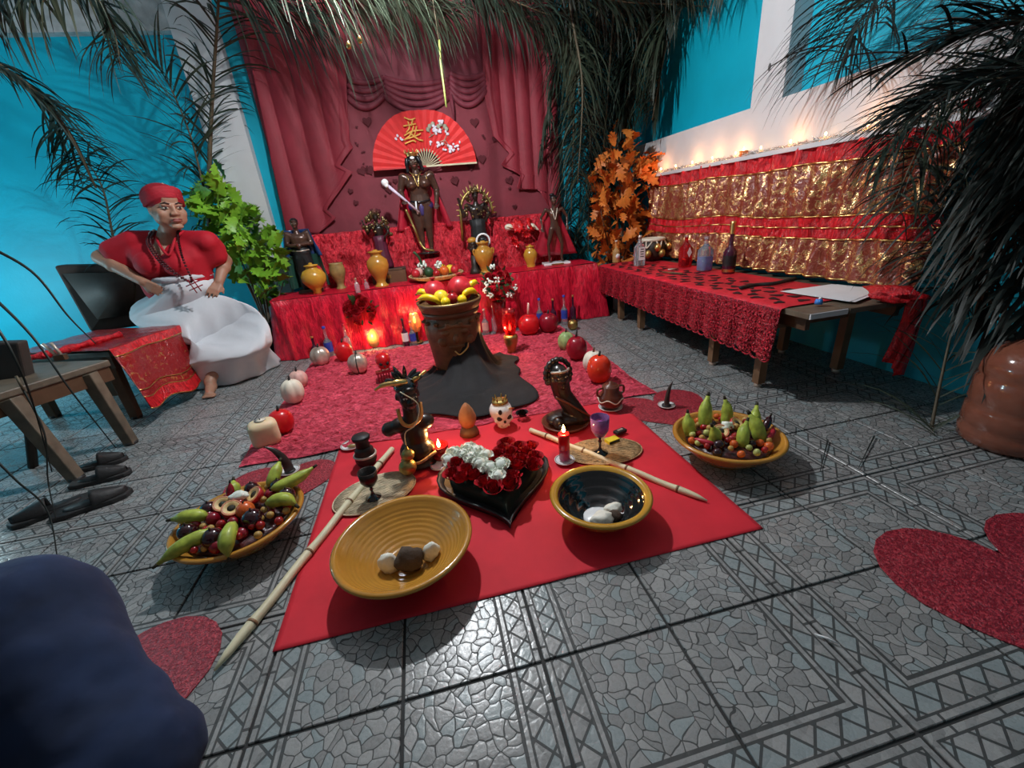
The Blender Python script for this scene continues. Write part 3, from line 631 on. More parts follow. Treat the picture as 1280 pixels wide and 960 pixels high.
# small dark bottle with brass foot in front of the round jar, two small clear bottles
t=thing('brass_bell','small dark brass handbell standing before the round yellow jar','bell',Z(397,364,AZ)); obj('bell_cup',lathe([(.04,0),(.036,.02),(.022,.06),(.01,.075),(0,.076)],20),BRASS,t); obj('handle',tube([(0,0,.07),(0,0,.13)],[.006,.01],8),DKWOOD,t)
def bottle(name,label,p,h,r,glass,cap_m,neck=.3,liquid=None,lab=None,labz=(.2,.5),group=None,square=False,rz=0,stem=None):
    t=thing(name,label,'bottle',p,rz,group); sh=h*(1-neck)
    pr=[(0,0),(r*.96,0),(r,.006),(r,sh*.82),(r*.85,sh*.92),(r*.42,sh*1.04),(r*.34,sh*1.12),(r*.32,h*.93),(r*.37,h*.935),(r*.36,h*.95),(0,h*.95)]
    seg=28
    w=(lambda a,z:min(1.0/max(abs(math.cos(a)),abs(math.sin(a))),1.22) if z<sh*.9 else 1) if square else None
    obj('glass',lathe(pr,seg,wob=w),glass,t)
    obj('stopper',lathe([(0,h*.93),(r*.38,h*.93),(r*.4,h*.94),(r*.4,h*.995),(r*.34,h),(0,h)],16),cap_m,t)
    if lab: 
        if square: obj('label',box((0,-r*1.04,(labz[0]+labz[1])/2*h),(r*1.4,.003,(labz[1]-labz[0])*h)),lab,t,False)
        else: obj('label',lathe([(r*1.02,labz[0]*h),(r*1.02,labz[1]*h)],seg),lab,t)
    return t
bottle('small_clear_bottle','small clear glass bottle in front of red satin left of the roses',Z(448,366,AZ),.12,.02,GLASSC,CORK)
bottle('tiny_clear_bottle','tiny clear glass bottle beside the ochre urn foot',Z(459,361,AZ),.08,.02,GLASSC,CORK)
# small figures between statue and handled urn
t=thing('skull_mask_figurine','small black figurine head with golden cap right of the statue','figurine',V((Y(588,285,11.1).x,11.05*T,AZ)))
obj('neck_stand',lathe([(0,0),(.06,0),(.05,.03),(.03,.08),(.03,.17),(0,.17)],16),DKWOOD,t); obj('head',remesh(obj('h',(lambda b:(headmesh(b,V((0,0,.24)),(0,0,1),(0,-1,0),.13),b)[-1])(BM()),EBONY,t),.005) and ell((0,0,.3),(.045,.045,.03)),OCHRE,t).name='cap'
bpy.data.objects['h'].name='head'
t=thing('skull_ring_ornament','black ball ornament with white crescent ring on brown clay stand','ornament',V((Y(602,293,11.0).x,10.95*T,AZ)))
obj('ball',ell((0,0,.29),.05),BLACKG,t); obj('crescent',tube([V((.06*math.cos(a),-.035,.29+.06*math.sin(a))) for a in [i*.4-1 for i in range(13)]],.009,8),PORC,t); obj('stand',lathe([(0,0),(.07,0),(.06,.05),(.05,.2),(.06,.245),(0,.245)],20),URNM,t)
for (px,py,nm,lb) in ((636,284,'shell','cream conch-like shell resting on the velvet step at right'),(664,283,'bone_shell','pointed cream shell beside red gauze on the velvet step')):
    t=thing(nm,lb,'shell',Y(px,py,11.35)); b=BM(); ell((0,0,0),(.042,.035,.03),b); cap(V((.02,0,0)),.025,V((.065,-.01,-.035)),.008,b); obj('shell_body',remesh(obj('shell_body',b,IVORY,t),.005) and tube(spl([(-.03,-.03,.01),(0,-.04,0),(.03,-.03,-.01)],3),.004,6),WAXC,t).name='lip'
t=thing('gauze_bow','ruffled red gauze bow hanging in front of velvet step','bow',Y(655,285,11.3)); 
for k,(dx,dz,sx) in enumerate(((-.06,.02,.06),(.07,.03,.06),(-.09,-.12,.05),(.02,-.05,.04))): obj('ruffle',lathe([(.01,0),(sx*.7,.01),(sx,.0),(sx*.9,-.015)],30,wob=lambda a,z:1+.2*math.sin(a*8)),WAXR,t,loc=(dx,0,dz)).rotation_euler=(1.2,0,k)
t=thing('wooden_stand','small light wooden stand right of the handled urn','stand',Z(645,330,AZ)); obj('top',box((0,0,.11),(.2,.08,.014)),WOODL,t,False)
for s in (-1,1): obj('leg',box((s*.08,0,.0515),(.014,.06,.103)),WOODL,t,False)
obj('low_rail',box((0,0,.03),(.146,.012,.014)),WOODL,t,False)
# fruit tray
ft=V((Y(545,341,10.8).x,10.8*T,AZ+.012)); t=thing('wicker_tray','round wicker tray heaped with fruit at the centre of the altar','tray',ft)
obj('tray_base',lathe([(0,.0),(.2,.006),(.26,.03),(.275,.045),(.28,.04),(.262,.018),(.2,0),(0,0)],40),STRAW,t)
t.scale=(.9,.9,1)
for k in range(4): obj('woven_ring',tube([V(((.21+.018*k)*math.cos(a),(.21+.018*k)*math.sin(a),.012+.008*k)) for a in [2*PI*i/36 for i in range(37)]],.005,6),STRAW,t)
def fruit(name,label,p,r,mat,cat,group,stem=True,sq=(1,1,1),rot=None):
    o=obj(name,ell((0,0,0),(r*sq[0],r*sq[1],r*sq[2]),seg=14,rings=10),mat,loc=p); tag(o,label,cat,group)
    if rot: o.rotation_euler=rot
    if stem: obj('stem',tube([(0,0,r*.9*sq[2]),(r*.12,0,r*1.25*sq[2])],r*.09,5),TIP,o)
    return o
TR=[('yellow_mango','round yellow mango at back of wicker tray',.07,.08,.045,YEL),('red_apple','red apple at left edge of wicker tray',-.2,.0,.04,POM),('pink_peach','pale peach at far left of wicker tray',-.17,.08,.042,BLUSH),('orange_fruit','orange in the middle front of wicker tray',.08,-.07,.045,ORANGE),
 ('red_apple','red apple at right end of wicker tray',.19,.0,.038,POM),('dark_avocado','dark green avocado on front of wicker tray',-.07,-.05,.045,LEAFD),('red_plum','small red plum at front of wicker tray',-.0,-.12,.034,CHERRY),('yellow_peach','peach near right rim of wicker tray',.15,.09,.04,YG),('dark_plum','dark plum behind avocado on wicker tray',-.08,.07,.04,PLUM)]
for nm,lb,dx,dy,r,m in TR: fruit(nm,lb,ft+V((dx*.9,dy*.9,.02+r)),r,m,'fruit','fruit on the wicker tray')
def flower_cluster(bm,c,r,n,pr,rr):
    for i in range(n):
        d=V((rr.gauss(0,1),rr.gauss(0,1),rr.gauss(0,1))).normalized(); ell(c+d*r*rr.random()**.3,(pr,pr,pr*.5),bm,rot=(rr.random()*3,rr.random()*3,0),seg=6,rings=4)
for q,(dx,dy,lb) in enumerate(((-.11,.13,'white blossom sprig at the back left of wicker tray'),(.04,.02,'white blossom sprig in the middle of wicker tray'))):
    b=BM(); flower_cluster(b,V((0,0,0)),.04,26,.014,R); t=thing('blossom_sprig',lb,'flower',ft+V((dx,dy,.11))); obj('petal',b,PETW,t,kind='stuff'); obj('stalk',tube([(0,0,-.095),(0,0,0)],.003,5),LEAFD,t)
obj('pineapple_leaf',tube(spl([V((0,0,0)),V((-.02,0,.08)),V((-.06,0,.13))],3),.012,6),LEAFD,bpy.data.objects['blossom_sprig'],kind=None)
# ================================================================ ROSES
def rose_bm(r,seed=0):
    rr=random.Random(seed); bm=BM()
    for k in range(20):
        ring=0 if k<3 else 1 if k<8 else 2 if k<14 else 3; a=k*2.4; rad=(.1,.27,.47,.66)[ring]*r; h=(.55,.5,.36,.16)[ring]*r; op=(.02,.08,.2,.36)[ring]*r; wd=(.2,.34,.46,.54)[ring]*r
        d=V((math.cos(a),math.sin(a),0)); s=V((-d.y,d.x,0))
        def f(u,v,d=d,s=s,rad=rad,h=h,op=op,wd=wd):
            uu=(u-.5)*2; return d*(rad*(.45+.55*math.sqrt(max(0,1-.55*uu*uu)))+op*v**2)+s*uu*wd*(.55+.45*math.sin(v*2.2))+V((0,0,-.3*r+(h+.35*r)*v*(1-.12*uu*uu)))
        grid(4,3,f,bm)
    return bm
ROSEME=[obj('red_rose',rose_bm(.03,k),ROSE) for k in range(2)]
def carn(r):
    bm=BM(); rr=random.Random(5)
    for k in range(46):
        d=V((rr.gauss(0,1),rr.gauss(0,1),abs(rr.gauss(.3,.8)))).normalized(); s=d.orthogonal().normalized(); q=d.cross(s)
        a=rr.random()*6; s,q=s*math.cos(a)+q*math.sin(a),q*math.cos(a)-s*math.sin(a)
        b=d*r*.4; e=d*r*rr.uniform(.85,1.05); v=[bm.verts.new(p) for p in (b,e+s*r*.28+q*.1*r,e*1.04,e-s*r*.28-q*.1*r)]; bm.faces.new(v)
    ell((0,0,r*.2),r*.7,bm,seg=10,rings=8); return bm
CARN=obj('white_carnation',carn(.032),PETW)
for o in ROSEME+[CARN]: C.objects.unlink(o)
def put(src,parent,loc,s=1,rot=(0,0,0),name=None,mat=None):
    o=src.copy(); C.objects.link(o); o.parent=parent; o.location=loc; o.scale=(s,s,s); o.rotation_euler=rot
    if name: o.name=name
    return o
# heart arrangement
hc=Z(622,615,.0); hc=V((.06*T,3.15*T,0)); tr=thing('heart_rose_arrangement','heart-shaped black tray of red roses and white carnations on the red cloth','flowers',hc)
HW=1.32*T
hp=[(x,y*1.12) for x,y in heart_pts(HW,40)]
b=BM()
poly([(x*.93,y*.93,.004) for x,y in hp],(0,0,.02),b); o=obj('tray_base',b,BLACK,tr,False)
b=BM(); n=len(hp)
def rim(u,v):
    i=int(round(u*n))%n; x,y=hp[i]; k=(.9,.97,1.05,1.06,1.0,.93)[int(round(v*5))]; z=(.004,.004,.03,.04,.038,.02)[int(round(v*5))]; return V((x*k,y*k,z))
grid(n,5,rim,b,True); obj('tray_rim',b,BLACK,tr)
def inheart(x,y,k):
    # point in polygon
    c=False; P_=[(a*k,b_*k) for a,b_ in hp]; j=len(P_)-1
    for i in range(len(P_)):
        if (P_[i][1]>y)!=(P_[j][1]>y) and x<(P_[j][0]-P_[i][0])*(y-P_[i][1])/(P_[j][1]-P_[i][1]+1e-12)+P_[i][0]: c=not c
        j=i
    return c
spots=[]; step=.056
for i in range(-7,8):
    for j in range(-7,8):
        x=i*step+(.028 if j%2 else 0)+R.uniform(-.006,.006); y=j*step*.88+R.uniform(-.006,.006)
        if inheart(x,y,.9) and y>-.19: spots.append((x,y))
mz=BM(); [mz.verts.new(V((0,0,0))) for _ in ()]; poly([(x*.82,y*.82,.02) for x,y in hp],(0,0,.05),mz); obj('leaf_bed',mz,M('dark_foam',(.012,.02,.012),.9),tr)
for x,y in spots:
    q=hc+V((x,y,.09)); s=seen(q); white=(556<s[0]<616 and 556<s[1]<578+ (s[0]-556)*.35) or (600<s[0]<630 and 590<s[1]<606)
    z=.085+.03*(1-(x*x+y*y)/.06)+R.uniform(-.006,.006)
    if white: put(CARN,tr,(x,y,z),R.uniform(1.05,1.2),(R.uniform(-.2,.2),R.uniform(-.2,.2),R.random()*6))
    else: put(R.choice(ROSEME),tr,(x,y,z),R.uniform(1.2,1.4),(R.uniform(-.3,.1),R.uniform(-.25,.25),R.random()*6))
# ================================================================ BOWLS
def bowl(name,label,c,r,h,mat,inner=None,ridges=0,rimr=.012,cat='bowl'):
    t=thing(name,label,cat,c)
    foot=.42*r
    outer=[(0,0),(foot,0),(foot*1.02,.008)]+[(foot+(r-foot)*(k/10)**.8,.01+(h-.01)*(k/10)**1.15) for k in range(1,11)]
    rim_=[(r+rimr*.7,h+.002),(r+rimr*.9,h+.008),(r+rimr*.3,h+.014),(r-rimr*.7,h+.012),(r-rimr*1.2,h+.002)]
    inn=[]
    for k in range(40,-1,-1):
        q=k/40; rr_=(r-rimr*1.6)*(q**.62) if k else 0
        zz=.014+(h-.016)*q**1.25+((.0011 if ridges else 0)*math.sin(q*ridges*6.3)*(1 if q<.95 else 0))
        inn.append((rr_,zz))
    if inner:
        obj('outer_shell',lathe(outer+rim_[:],64),mat,t); obj('inner_glaze',lathe([rim_[-1]]+inn,64),inner,t)
    else: obj('bowl_body',lathe(outer+rim_+inn,64),mat,t)
    return t
B1=V((-.96*T,2.17*T,0)); bowl('large_ochre_bowl','large wide ochre ceramic bowl on front left of red cloth',B1,.2,.115,OCHRE,None,11,.011)
def lump(name,label,p,r,mat,cat,sq=(1,1,1),seed=0,grp=None,rough=.25,rot=None):
    bm=BM(); bmesh.ops.create_icosphere(bm,subdivisions=3,radius=1)
    for v in bm.verts:
        k=1+rough*nz(v.co,1.6,seed)+rough*.4*nz(v.co,4,seed); v.co=V((v.co.x*sq[0],v.co.y*sq[1],v.co.z*sq[2]))*r*k
    o=obj(name,bm,mat,loc=p); tag(o,label,cat,grp)
    if rot: o.rotation_euler=rot
    return o
lump('clay_ball','brown clay ball between white lumps in large ochre bowl',V((B1.x+.008,B1.y-.02,.058)),.042,STONE,'ball',(1,.85,.95),3)
lump('white_lump','white lump left of the clay ball in ochre bowl',V((B1.x-.055,B1.y-.01,.05)),.036,SHELL,'lump',(.8,.6,1.15),5,rot=(.2,-.3,0))
lump('white_lump','white lump right of the clay ball in ochre bowl',V((B1.x+.072,B1.y-.005,.055)),.036,SHELL,'lump',(.75,.6,1.15),6,rot=(.2,.35,0))
B2=V((.99*T,2.25*T,0)); bowl('black_lined_bowl','ochre-rimmed bowl with glossy black inside on front right of red cloth',B2,.158,.1,OCHRE2,BLACKG,4,.013)
lump('white_disc','flat white slab in the black-lined bowl',V((B2.x-.015,B2.y-.03,.04)),.056,PORC,'slab',(1,.85,.28),2,rough=.1)
lump('white_lump','small white lump on right side in the black-lined bowl',V((B2.x+.036,B2.y-.025,.055)),.027,SHELL,'lump',(1.2,.8,.7),9)
lump('white_lump','white lump at the front in the black-lined bowl',V((B2.x-.02,B2.y-.062,.058)),.034,SHELL,'lump',(1.2,.8,.7),12)
lump('clay_piece','brown clay piece beside white lumps in the black-lined bowl',V((B2.x+.022,B2.y-.055,.052)),.025,STONE,'lump',(1.2,.8,.8),15)
def plantain(name,label,p0,p1,bend,r,grp,mat=None,cat='plantain',tipr=.2):
    p0,p1=V(p0),V(p1); d=p1-p0; b=V(bend); pts=[p0+d*t+b*math.sin(t*PI) for t in [i/10 for i in range(11)]]
    rad=[r*.25,r*.7,r*.92,r,r,r,r*.98,r*.9,r*.68,r*.38,r*tipr]
    t=thing(name,label,cat,(0,0,0),0,grp); o=obj('skin',tube(pts,rad,6),mat or GREENF,t)
    e=(pts[-1]-pts[-2]).normalized(); obj('tip',tube([pts[-1]-e*.002,pts[-1]+e*r*.6],[r*.28,r*.18],6),TIP,t); obj('end_nub',ell(pts[0],r*.28,seg=6,rings=5),TIP,t); return t
# right fruit bowl
B3=V((2.86*T,2.78*T,0)); bowl('right_fruit_bowl','ochre bowl of upright plantains and small fruit on bare tiles at right',B3,.198,.105,OCHRE,None,0,.011)
def pile(name_,B,rad,n,top,kinds,grp,seed):
    rr=random.Random(seed); k=0; placed=[]
    for i in range(n*30):
        if k>=n: break
        nm,lb,r0,r1,m=kinds[rr.randrange(len(kinds))]; r=rr.uniform(r0,r1); a=rr.random()*2*PI; d=math.sqrt(rr.random())*(rad-r)
        z=top-.4*r+.02*(1-d/rad)+rr.uniform(-.008,.006); p=V((B.x+d*math.cos(a),B.y+d*math.sin(a),z))
        if any((p-q).length<(r+s)*.88 for q,s in placed): continue
        placed.append((p,r)); o=fruit(nm,lb,p,r,m,'fruit',grp,False,(1,1,rr.uniform(.9,1.15)),(rr.random(),rr.random(),0)); k+=1
    return placed
g='small fruit in the right bowl'
FB=[(-.1,.07,.012,.16),(-.08,-.045,.01,.15),(-.04,.09,.03,.19),(.035,.1,.05,.16),(.055,-.07,.02,.15),(.09,-.0,.06,.15),(.12,.02,.05,.16)]
def base_fill(B,r,z,nm,lb):
    o=lump(nm,lb,V((B.x,B.y,z)),r,M('dark_fruit_mass',(.06,.012,.012),.3,var=.8,scale=40,coat=.4,bump=.6,bscale=40),'fruit',(1,1,.16),4,rough=.06); o['kind']='stuff'; return o
base_fill(B3,.158,.088,'packed_fruit','packed small dark fruit filling the right bowl below the plantains')
pl3=[((-.105,.06,.08),(-.125,.09,.19),'back left edge of right bowl'),((-.085,-.03,.085),(-.1,-.03,.185),'left front side of right bowl beside pale grape'),((-.03,.085,.085),(-.015,.12,.235),'tallest, rear of right bowl with dark tip'),((.05,.08,.085),(.06,.11,.21),'rear right of right bowl'),((.0,-.09,.1),(.035,-.05,.19),'front centre of right bowl leaning right'),((.085,-.075,.095),(.07,-.02,.2),'thick pair member at right front of right bowl'),((.115,-.03,.09),(.145,.03,.2),'far right of right bowl with slender tip')]
for k,(a,b,l) in enumerate(pl3): plantain('plantain','green plantain standing at '+l,B3+V(a),B3+V(b),(.012,.0,0) if k%2 else (-.01,0,0),.029 if k in(2,5) else .025,'plantains standing in the right bowl',tipr=.3)
KR=[('cherry','small glossy red berry in the right fruit bowl',.011,.015,CHERRY),('grape','small pale green grape in the right fruit bowl',.011,.014,NUT),('tomato','small orange fruit in the right fruit bowl',.013,.018,ORANGE),('plum','small dark plum in the right fruit bowl',.016,.026,PLUM),('nut','small golden nut in the right fruit bowl',.01,.013,NUTB)]
pile('f',B3,.17,64,.118,KR,g,3)
lump('white_flower','white fluffy piece at the centre of the right fruit bowl',B3+V((.0,.012,.145)),.02,PETW,'flower',(1.2,1,.8),3,rough=.5)
def cutapple(name,label,p,r,rot,cat='fruit',grp=None):
    t=thing(name,label,cat,p,0,grp,rot); obj('rind',lathe([(0,-r*.8),(r*.7,-r*.6),(r,0),(r*.95,r*.25),(r*.8,r*.3),(r*.75,r*.1),(0,r*.05)],16),POM,t); obj('flesh',lathe([(r*.93,r*.27),(r*.5,r*.3),(r*.35,r*.05),(0,0)],16),FLESH,t); obj('core',ell((0,0,r*.15),(r*.4,r*.4,r*.2),seg=8,rings=6),TIP,t)
cutapple('halved_fruit','halved red-rimmed fruit left of centre in right bowl',B3+V((-.035,.0,.132)),.032,(.5,-.3,0)); cutapple('halved_fruit','halved fruit behind the leaning plantain in right bowl',B3+V((.06,.03,.135)),.028,(.5,.3,0))
plantain('red_chili','red chili pepper on right rim of right fruit bowl',B3+V((.1,-.09,.125)),B3+V((.175,-.035,.13)),(0,-.01,0),.011,None,CAPE,'pepper'); plantain('red_chili','red chili pepper on left side of right fruit bowl',B3+V((-.15,.0,.125)),B3+V((-.1,-.06,.125)),(0,-.01,0),.011,None,CAPE,'pepper')
plantain('dark_pepper','dark pepper with curled tip at right of right fruit bowl',B3+V((.12,-.045,.12)),B3+V((.17,-.02,.175)),(0,0,0),.016,None,PLUM,'pepper',tipr=.1)
# left fruit bowl
B4=V((-2.68*T,3.1*T,0)); bowl('left_fruit_bowl','ochre bowl heaped with plums, berries and plantains on bare tiles at left',B4,.2,.1,OCHRE,None,0,.01)
base_fill(B4,.16,.085,'packed_fruit','packed small dark fruit filling the left bowl')
KL=[('berry','small glossy red berry in the left fruit bowl',.011,.016,CHERRY),('berry','small glossy red berry in the left fruit bowl',.011,.016,CHERRY),('nut','small golden nut in the left fruit bowl',.011,.014,NUTB),('plum','small dark red plum in the left fruit bowl',.016,.024,WAXD)]
for dx,dy,r,lb in [(-.13,-.06,.03,'dark plum near left rim of left fruit bowl'),(-.115,-.055,.001,''),(-.03,-.12,.033,'black plum at the front of left fruit bowl'),(.07,-.06,.036,'large black plum right of the orange tomato in left bowl'),(.15,.045,.03,'dark plum under the back plantain in left bowl'),(.0,.14,.026,'round black plum at the back of left fruit bowl'),(.1,.12,.03,'black plum at back right of left bowl'),(-.11,.05,.03,'dark plum at back left of left bowl')]:
    if lb: fruit('black_plum',lb,B4+V((dx,dy,.128)),r,PLUM,'fruit','large plums in the left bowl')
fruit('orange_tomato','bright orange tomato at the centre of left fruit bowl',B4+V((.035,-.015,.14)),.03,ORANGE,'fruit',None)
plL=[((-.09,.0,.135),(-.2,.0,.15),'pointing left over left bowl rim',(0,0,.006)),((-.03,-.1,.14),(-.17,-.17,.11),'long one pointing out at front left of left bowl',(0,0,.012)),((.03,-.09,.15),(.04,-.2,.105),'hanging over the front rim of left bowl',(0,-.02,.02)),((.1,-.01,.145),(.2,-.03,.13),'curved one over right rim of left bowl',(.01,.01,.014)),((.09,.08,.145),(.23,.15,.165),'long one pointing to the horn behind left bowl',(0,0,-.01)),((.07,.12,.13),(.1,.2,.19),'upright at the back of left bowl',(0,0,0)),((-.06,.12,.12),(-.065,.17,.16),'short one at back left of left bowl',(0,0,0))]
for a,b,l,bd_ in plL: plantain('plantain','green plantain '+l,B4+V(a),B4+V(b),bd_,.024,'plantains in the left bowl',tipr=.25)
for dx,dy,lb in ((-.05,.03,'halved yellow fruit at left of left bowl centre'),(.045,.055,'halved yellow fruit behind the tomato in left bowl'),(-.01,-.005,'halved yellow fruit beside the tomato in left bowl')): cutapple('halved_fruit',lb,B4+V((dx,dy,.15)),.032,(.4,.3 if dx<0 else -.5,0))
lump('white_garlic','white garlic-like bulb at the middle of left fruit bowl',B4+V((-.0,.045,.165)),.022,PETW,'bulb',(1.5,.9,.7),2)
plantain('dried_chili','dark red dried chili standing in left fruit bowl',B4+V((-.045,.07,.13)),B4+V((-.035,.09,.2)),(.0,0,0),.014,None,WAXD,'pepper',tipr=.1)
pile('f',B4,.185,62,.12,KL,'small fruit in the left bowl',8)
# ================================================================ FLOOR CLOTHS
def cf(u,v):
    p=V(((-2.02+4.42*u)*T,(1.64+3.5*v)*T,0)); return p+V((0,0,.003+.0015*abs(nz((p.x*7,p.y*2,0),1.3))+.003*max(0,nz((p.x*2.5,p.y*9,4)))))
o=solid(obj('floor_cloth',grid(90,80,cf),REDCLOTH),.0015,-1); tag(o,'bright red rectangular cloth spread on tiles in the foreground','cloth')
UP_=(.02*T,7.25*T)
def rugf(u,v):
    a=-3.4*T+6.5*T*u; b=4.78*T+5.0*T*v
    ed=min(u,1-u,v,1-v)
    a+=(.03*nz((v*6,0,0),1,2) if u<.02 or u>.98 else 0); b+=.03*nz((u*8,3,0),1,1)*(1-v)
    h=.012*min(1,ed/.02)+.024*max(0,nz((a*5,b*8,0)))+.02*abs(nz((a*15,b*24,1)))+.012*nz((a*38,b*60,2))
    cx_,cy_=(a-UP_[0]-.04)/.5,(b-UP_[1]+.25)/.62; k_=max(0,min(1,(math.sqrt(cx_*cx_+cy_*cy_)-.85)/.25)); h*=.12+.88*k_
    return V((a,b,.006+max(0,h)*min(1,.25+ed/.05)))
o=obj('plush_rug',grid(260,210,rugf),PLUSH); tag(o,'pink-red plush blanket spread on floor before the altar','rug')
def heartmat(label,x,y,w,rz,nm='heart_mat'):
    pts=[(a*w*T,b*w*T) for a,b in heart_pts(1,44)]
    o=bevel(obj(nm,poly([(a,b,.0) for a,b in pts],(0,0,.0035)),FELT,None,False,loc=(x*T,y*T,.0005)),.001,1); o.rotation_euler=(0,0,rz); return tag(o,label,'mat')
heartmat('glittery dark red heart mat on tiles at right foreground, cut by the frame',3.93,.42,2.15,-.12)
heartmat('glittery dark red heart mat on tiles at left foreground beside the cane tip',-3.4,1.45,1.95,.1)
heartmat('glittery red heart mat under the horn saucer behind the left fruit bowl',-2.68,4.1,1.42,-.05)
heartmat('glittery red heart mat under the horn saucer left of the right fruit bowl',2.93,4.25,1.5,.05)
def mat_oval(label,px,py,rx,ry,rz,m):
    p=Z(px,py); t=thing('woven_placemat',label,'placemat',p+V((0,0,.0075)),rz)
    obj('mat_base',lathe([(0,0),(1,0),(1.01,.002),(1,.0035),(0,.0035)],40),WOOD,t).scale=(rx,ry,1)
    k=0; y=-ry*.94
    while y<ry*.95:
        hw=rx*.97*math.sqrt(max(0,1-(y/ry)**2)); obj('straw_strand',tube([V((-hw+2*hw*i/8,y+.0015*math.sin(i*2.1+k),.0045+.0012*((i+k)%2))) for i in range(9)],.003,5),m,t) ; y+=.0082; k+=1
    obj('straw_border',tube([V((rx*math.cos(a),ry*math.sin(a),.004)) for a in [2*PI*i/40 for i in range(41)]],.003,5),m,t)
    return t
mat_oval('bleached straw oval placemat under the black goblet at left',470,618,.165,.12,.35,STRAWP)
mat_oval('tan woven oval placemat under the purple goblet and matchbox at right',755,566,.165,.105,-.15,STRAW)
# cane sticks
def cane(label,p0,p1,r0,r1):
    t=thing('cane_stick',label,'stick',(0,0,0)); p0,p1=V(p0),V(p1); d=(p1-p0); L=d.length; n=24
    pts=[p0+d*(i/n)+V((0,0,.002*math.sin(i))) for i in range(n+1)]; rad=[(r0+(r1-r0)*i/n)*(1.0+(.14 if i%6==3 else 0)) for i in range(n+1)]; rad[0]*=.25; rad[1]*=.8
    obj('stalk',tube(pts,rad,12),CANE,t)
    for i in (3,9,15,21): obj('node',tube([pts[i]-d.normalized()*.004,pts[i]+d.normalized()*.004],[rad[i]*1.06]*2,12),WOODL,t)
    obj('cut_end',tube([p1,p1+d.normalized()*.003],[r1*.8,r1*.7],12),WOODL,t)
a=Z(268,838,.012); b=Z(490,561,.02); cane('long thick pale cane stick lying at left edge of red cloth, tip on tiles',a,b,.0135,.0135)
a=Z(884,626,.012); b=Z(663,537,.02); cane('pale pointed cane stick lying behind the black-lined bowl',a,b,.0115,.0115)
# ================================================================ URN, BLACK CLOTH
UP=V((.02*T,7.25*T,.03)); t=thing('clay_urn','large brown clay face urn rising from black cloth at centre of rug','urn',UP)
def uw(a,z): return 1+.012*math.sin(3*a)
obj('urn_body',lathe([(0,0),(.14,0),(.15,.03),(.158,.1),(.17,.2),(.184,.28),(.185,.33),(.17,.38),(.158,.395),(.165,.41),(.195,.44),(.21,.475),(.213,.49),(.203,.49),(.19,.465),(.155,.42),(.15,.38),(0,.3)],56,wob=uw),URNM,t)
obj('collar_band',lathe([(.168,.392),(.178,.395),(.19,.425),(.182,.43),(.17,.405)],56),WOOD,t)
def onurn(a,z,r): return V((r*math.cos(a),r*math.sin(a),z))
fb=BM()
for s in (-1,1): ell(onurn(-PI/2+s*.33,.31,.178),(.035,.02,.022),fb); ell(onurn(-PI/2+s*.5,.25,.17),(.035,.025,.035),fb)
ell(onurn(-PI/2,.27,.18),(.022,.03,.035),fb); tube([onurn(-PI/2+a,.345+.01*math.cos(a*5),.186) for a in [-.6,-.4,-.2,0,.2,.4,.6]],.012,8,fb); tube([onurn(-PI/2+a,.215,.172) for a in [-.3,-.15,0,.15,.3]],.011,8,fb)
for k in range(14): a=2*PI*k/14; ell(onurn(a,.365,.18),(.02,.02,.014),fb,seg=8,rings=6)
remesh(obj('moulded_face',fb,URNM,t),.006,2)
obj('metal_tusk',tube(spl([onurn(-PI/2-.1,.19,.18),onurn(-PI/2+.05,.165,.19),onurn(-PI/2+.3,.2,.2),onurn(-PI/2+.38,.235,.2)],5),[.005]*15+[.002],8),GOLD,t)
obj('bead_rim',tube([onurn(2*PI*i/30,.487,.2) for i in range(31)],.006,6),BRASS,t)
UR=UP+V((0,0,.5))
for nm,lb,dx,dy,dz,r,m,st_ in [('pomegranate','large red pomegranate at back left on the clay urn',-.085,.04,.035,.082,POM,0),('pomegranate','large red pomegranate at back right on the clay urn',.085,.05,.04,.085,POM,0),('lemon','round yellow lemon in front of left pomegranate on urn',-.05,-.08,.02,.048,YG,0),('small_lemon','small yellow fruit below the round lemon on urn rim',-.03,-.135,.0,.03,YEL,0),('red_apple','small red apple at the front centre of urn rim',.02,-.1,.01,.037,CHERRY,1),('small_lemon','small yellow fruit right of the red apple on urn',.075,-.125,.0,.03,YEL,0)]:
    o=fruit(nm,lb,UR+V((dx,dy,dz)),r,m,'fruit',None,bool(st_))
    if nm=='pomegranate': obj('calyx',lathe([(.008,r*.9),(.014,r*1.08),(.02,r*1.2),(.012,r*1.1),(0,r*.95)],8),POM,o)
for lb,a,b in [('yellow banana sticking out on left front of the clay urn',(-.06,-.12,.0),(-.2,-.05,.02)),('short yellow banana behind the left one on urn rim',(-.12,-.0,.02),(-.2,.04,.04)),('yellow banana at right front of the clay urn',(.08,-.11,.02),(.19,-.03,.01)),('short yellow banana at the right back of urn rim',(.13,.02,.03),(.21,.06,.06))]: plantain('banana',lb,UR+V(a),UR+V(b),(0,-.01,.025),.022,'bananas on the clay urn',YEL,'banana')
def bc(u,v):
    a=-PI*1.02+PI*1.22*u; k=v; c_,s_=math.cos(a),math.sin(a)
    ex=.40 if c_>0 else .34; ey=.76 if s_<0 else .3
    RR=1/((abs(c_)/ex)**4+(abs(s_)/ey)**4)**.25*(1+.06*math.sin(a*5+1)+.05*math.sin(a*11))
    lift=.30*max(0,math.sin((u-.28)/.72*PI*.62))**.8 if u>.28 else 0
    r0=.165+.01*math.sin(a*9); q=k**1.5
    r=r0+(RR-r0)*q if k<1 else RR
    h=(.05+lift)*(1-min(1,k/.62))**1.5+.03+.010*max(0,nz((c_*r*9,s_*r*9,0)))+.012*abs(math.sin(a*9+r*6))*math.sin(PI*min(1,k*1.0))*(1-k*.6)
    return V((UP.x+r*c_,UP.y+r*s_,h))
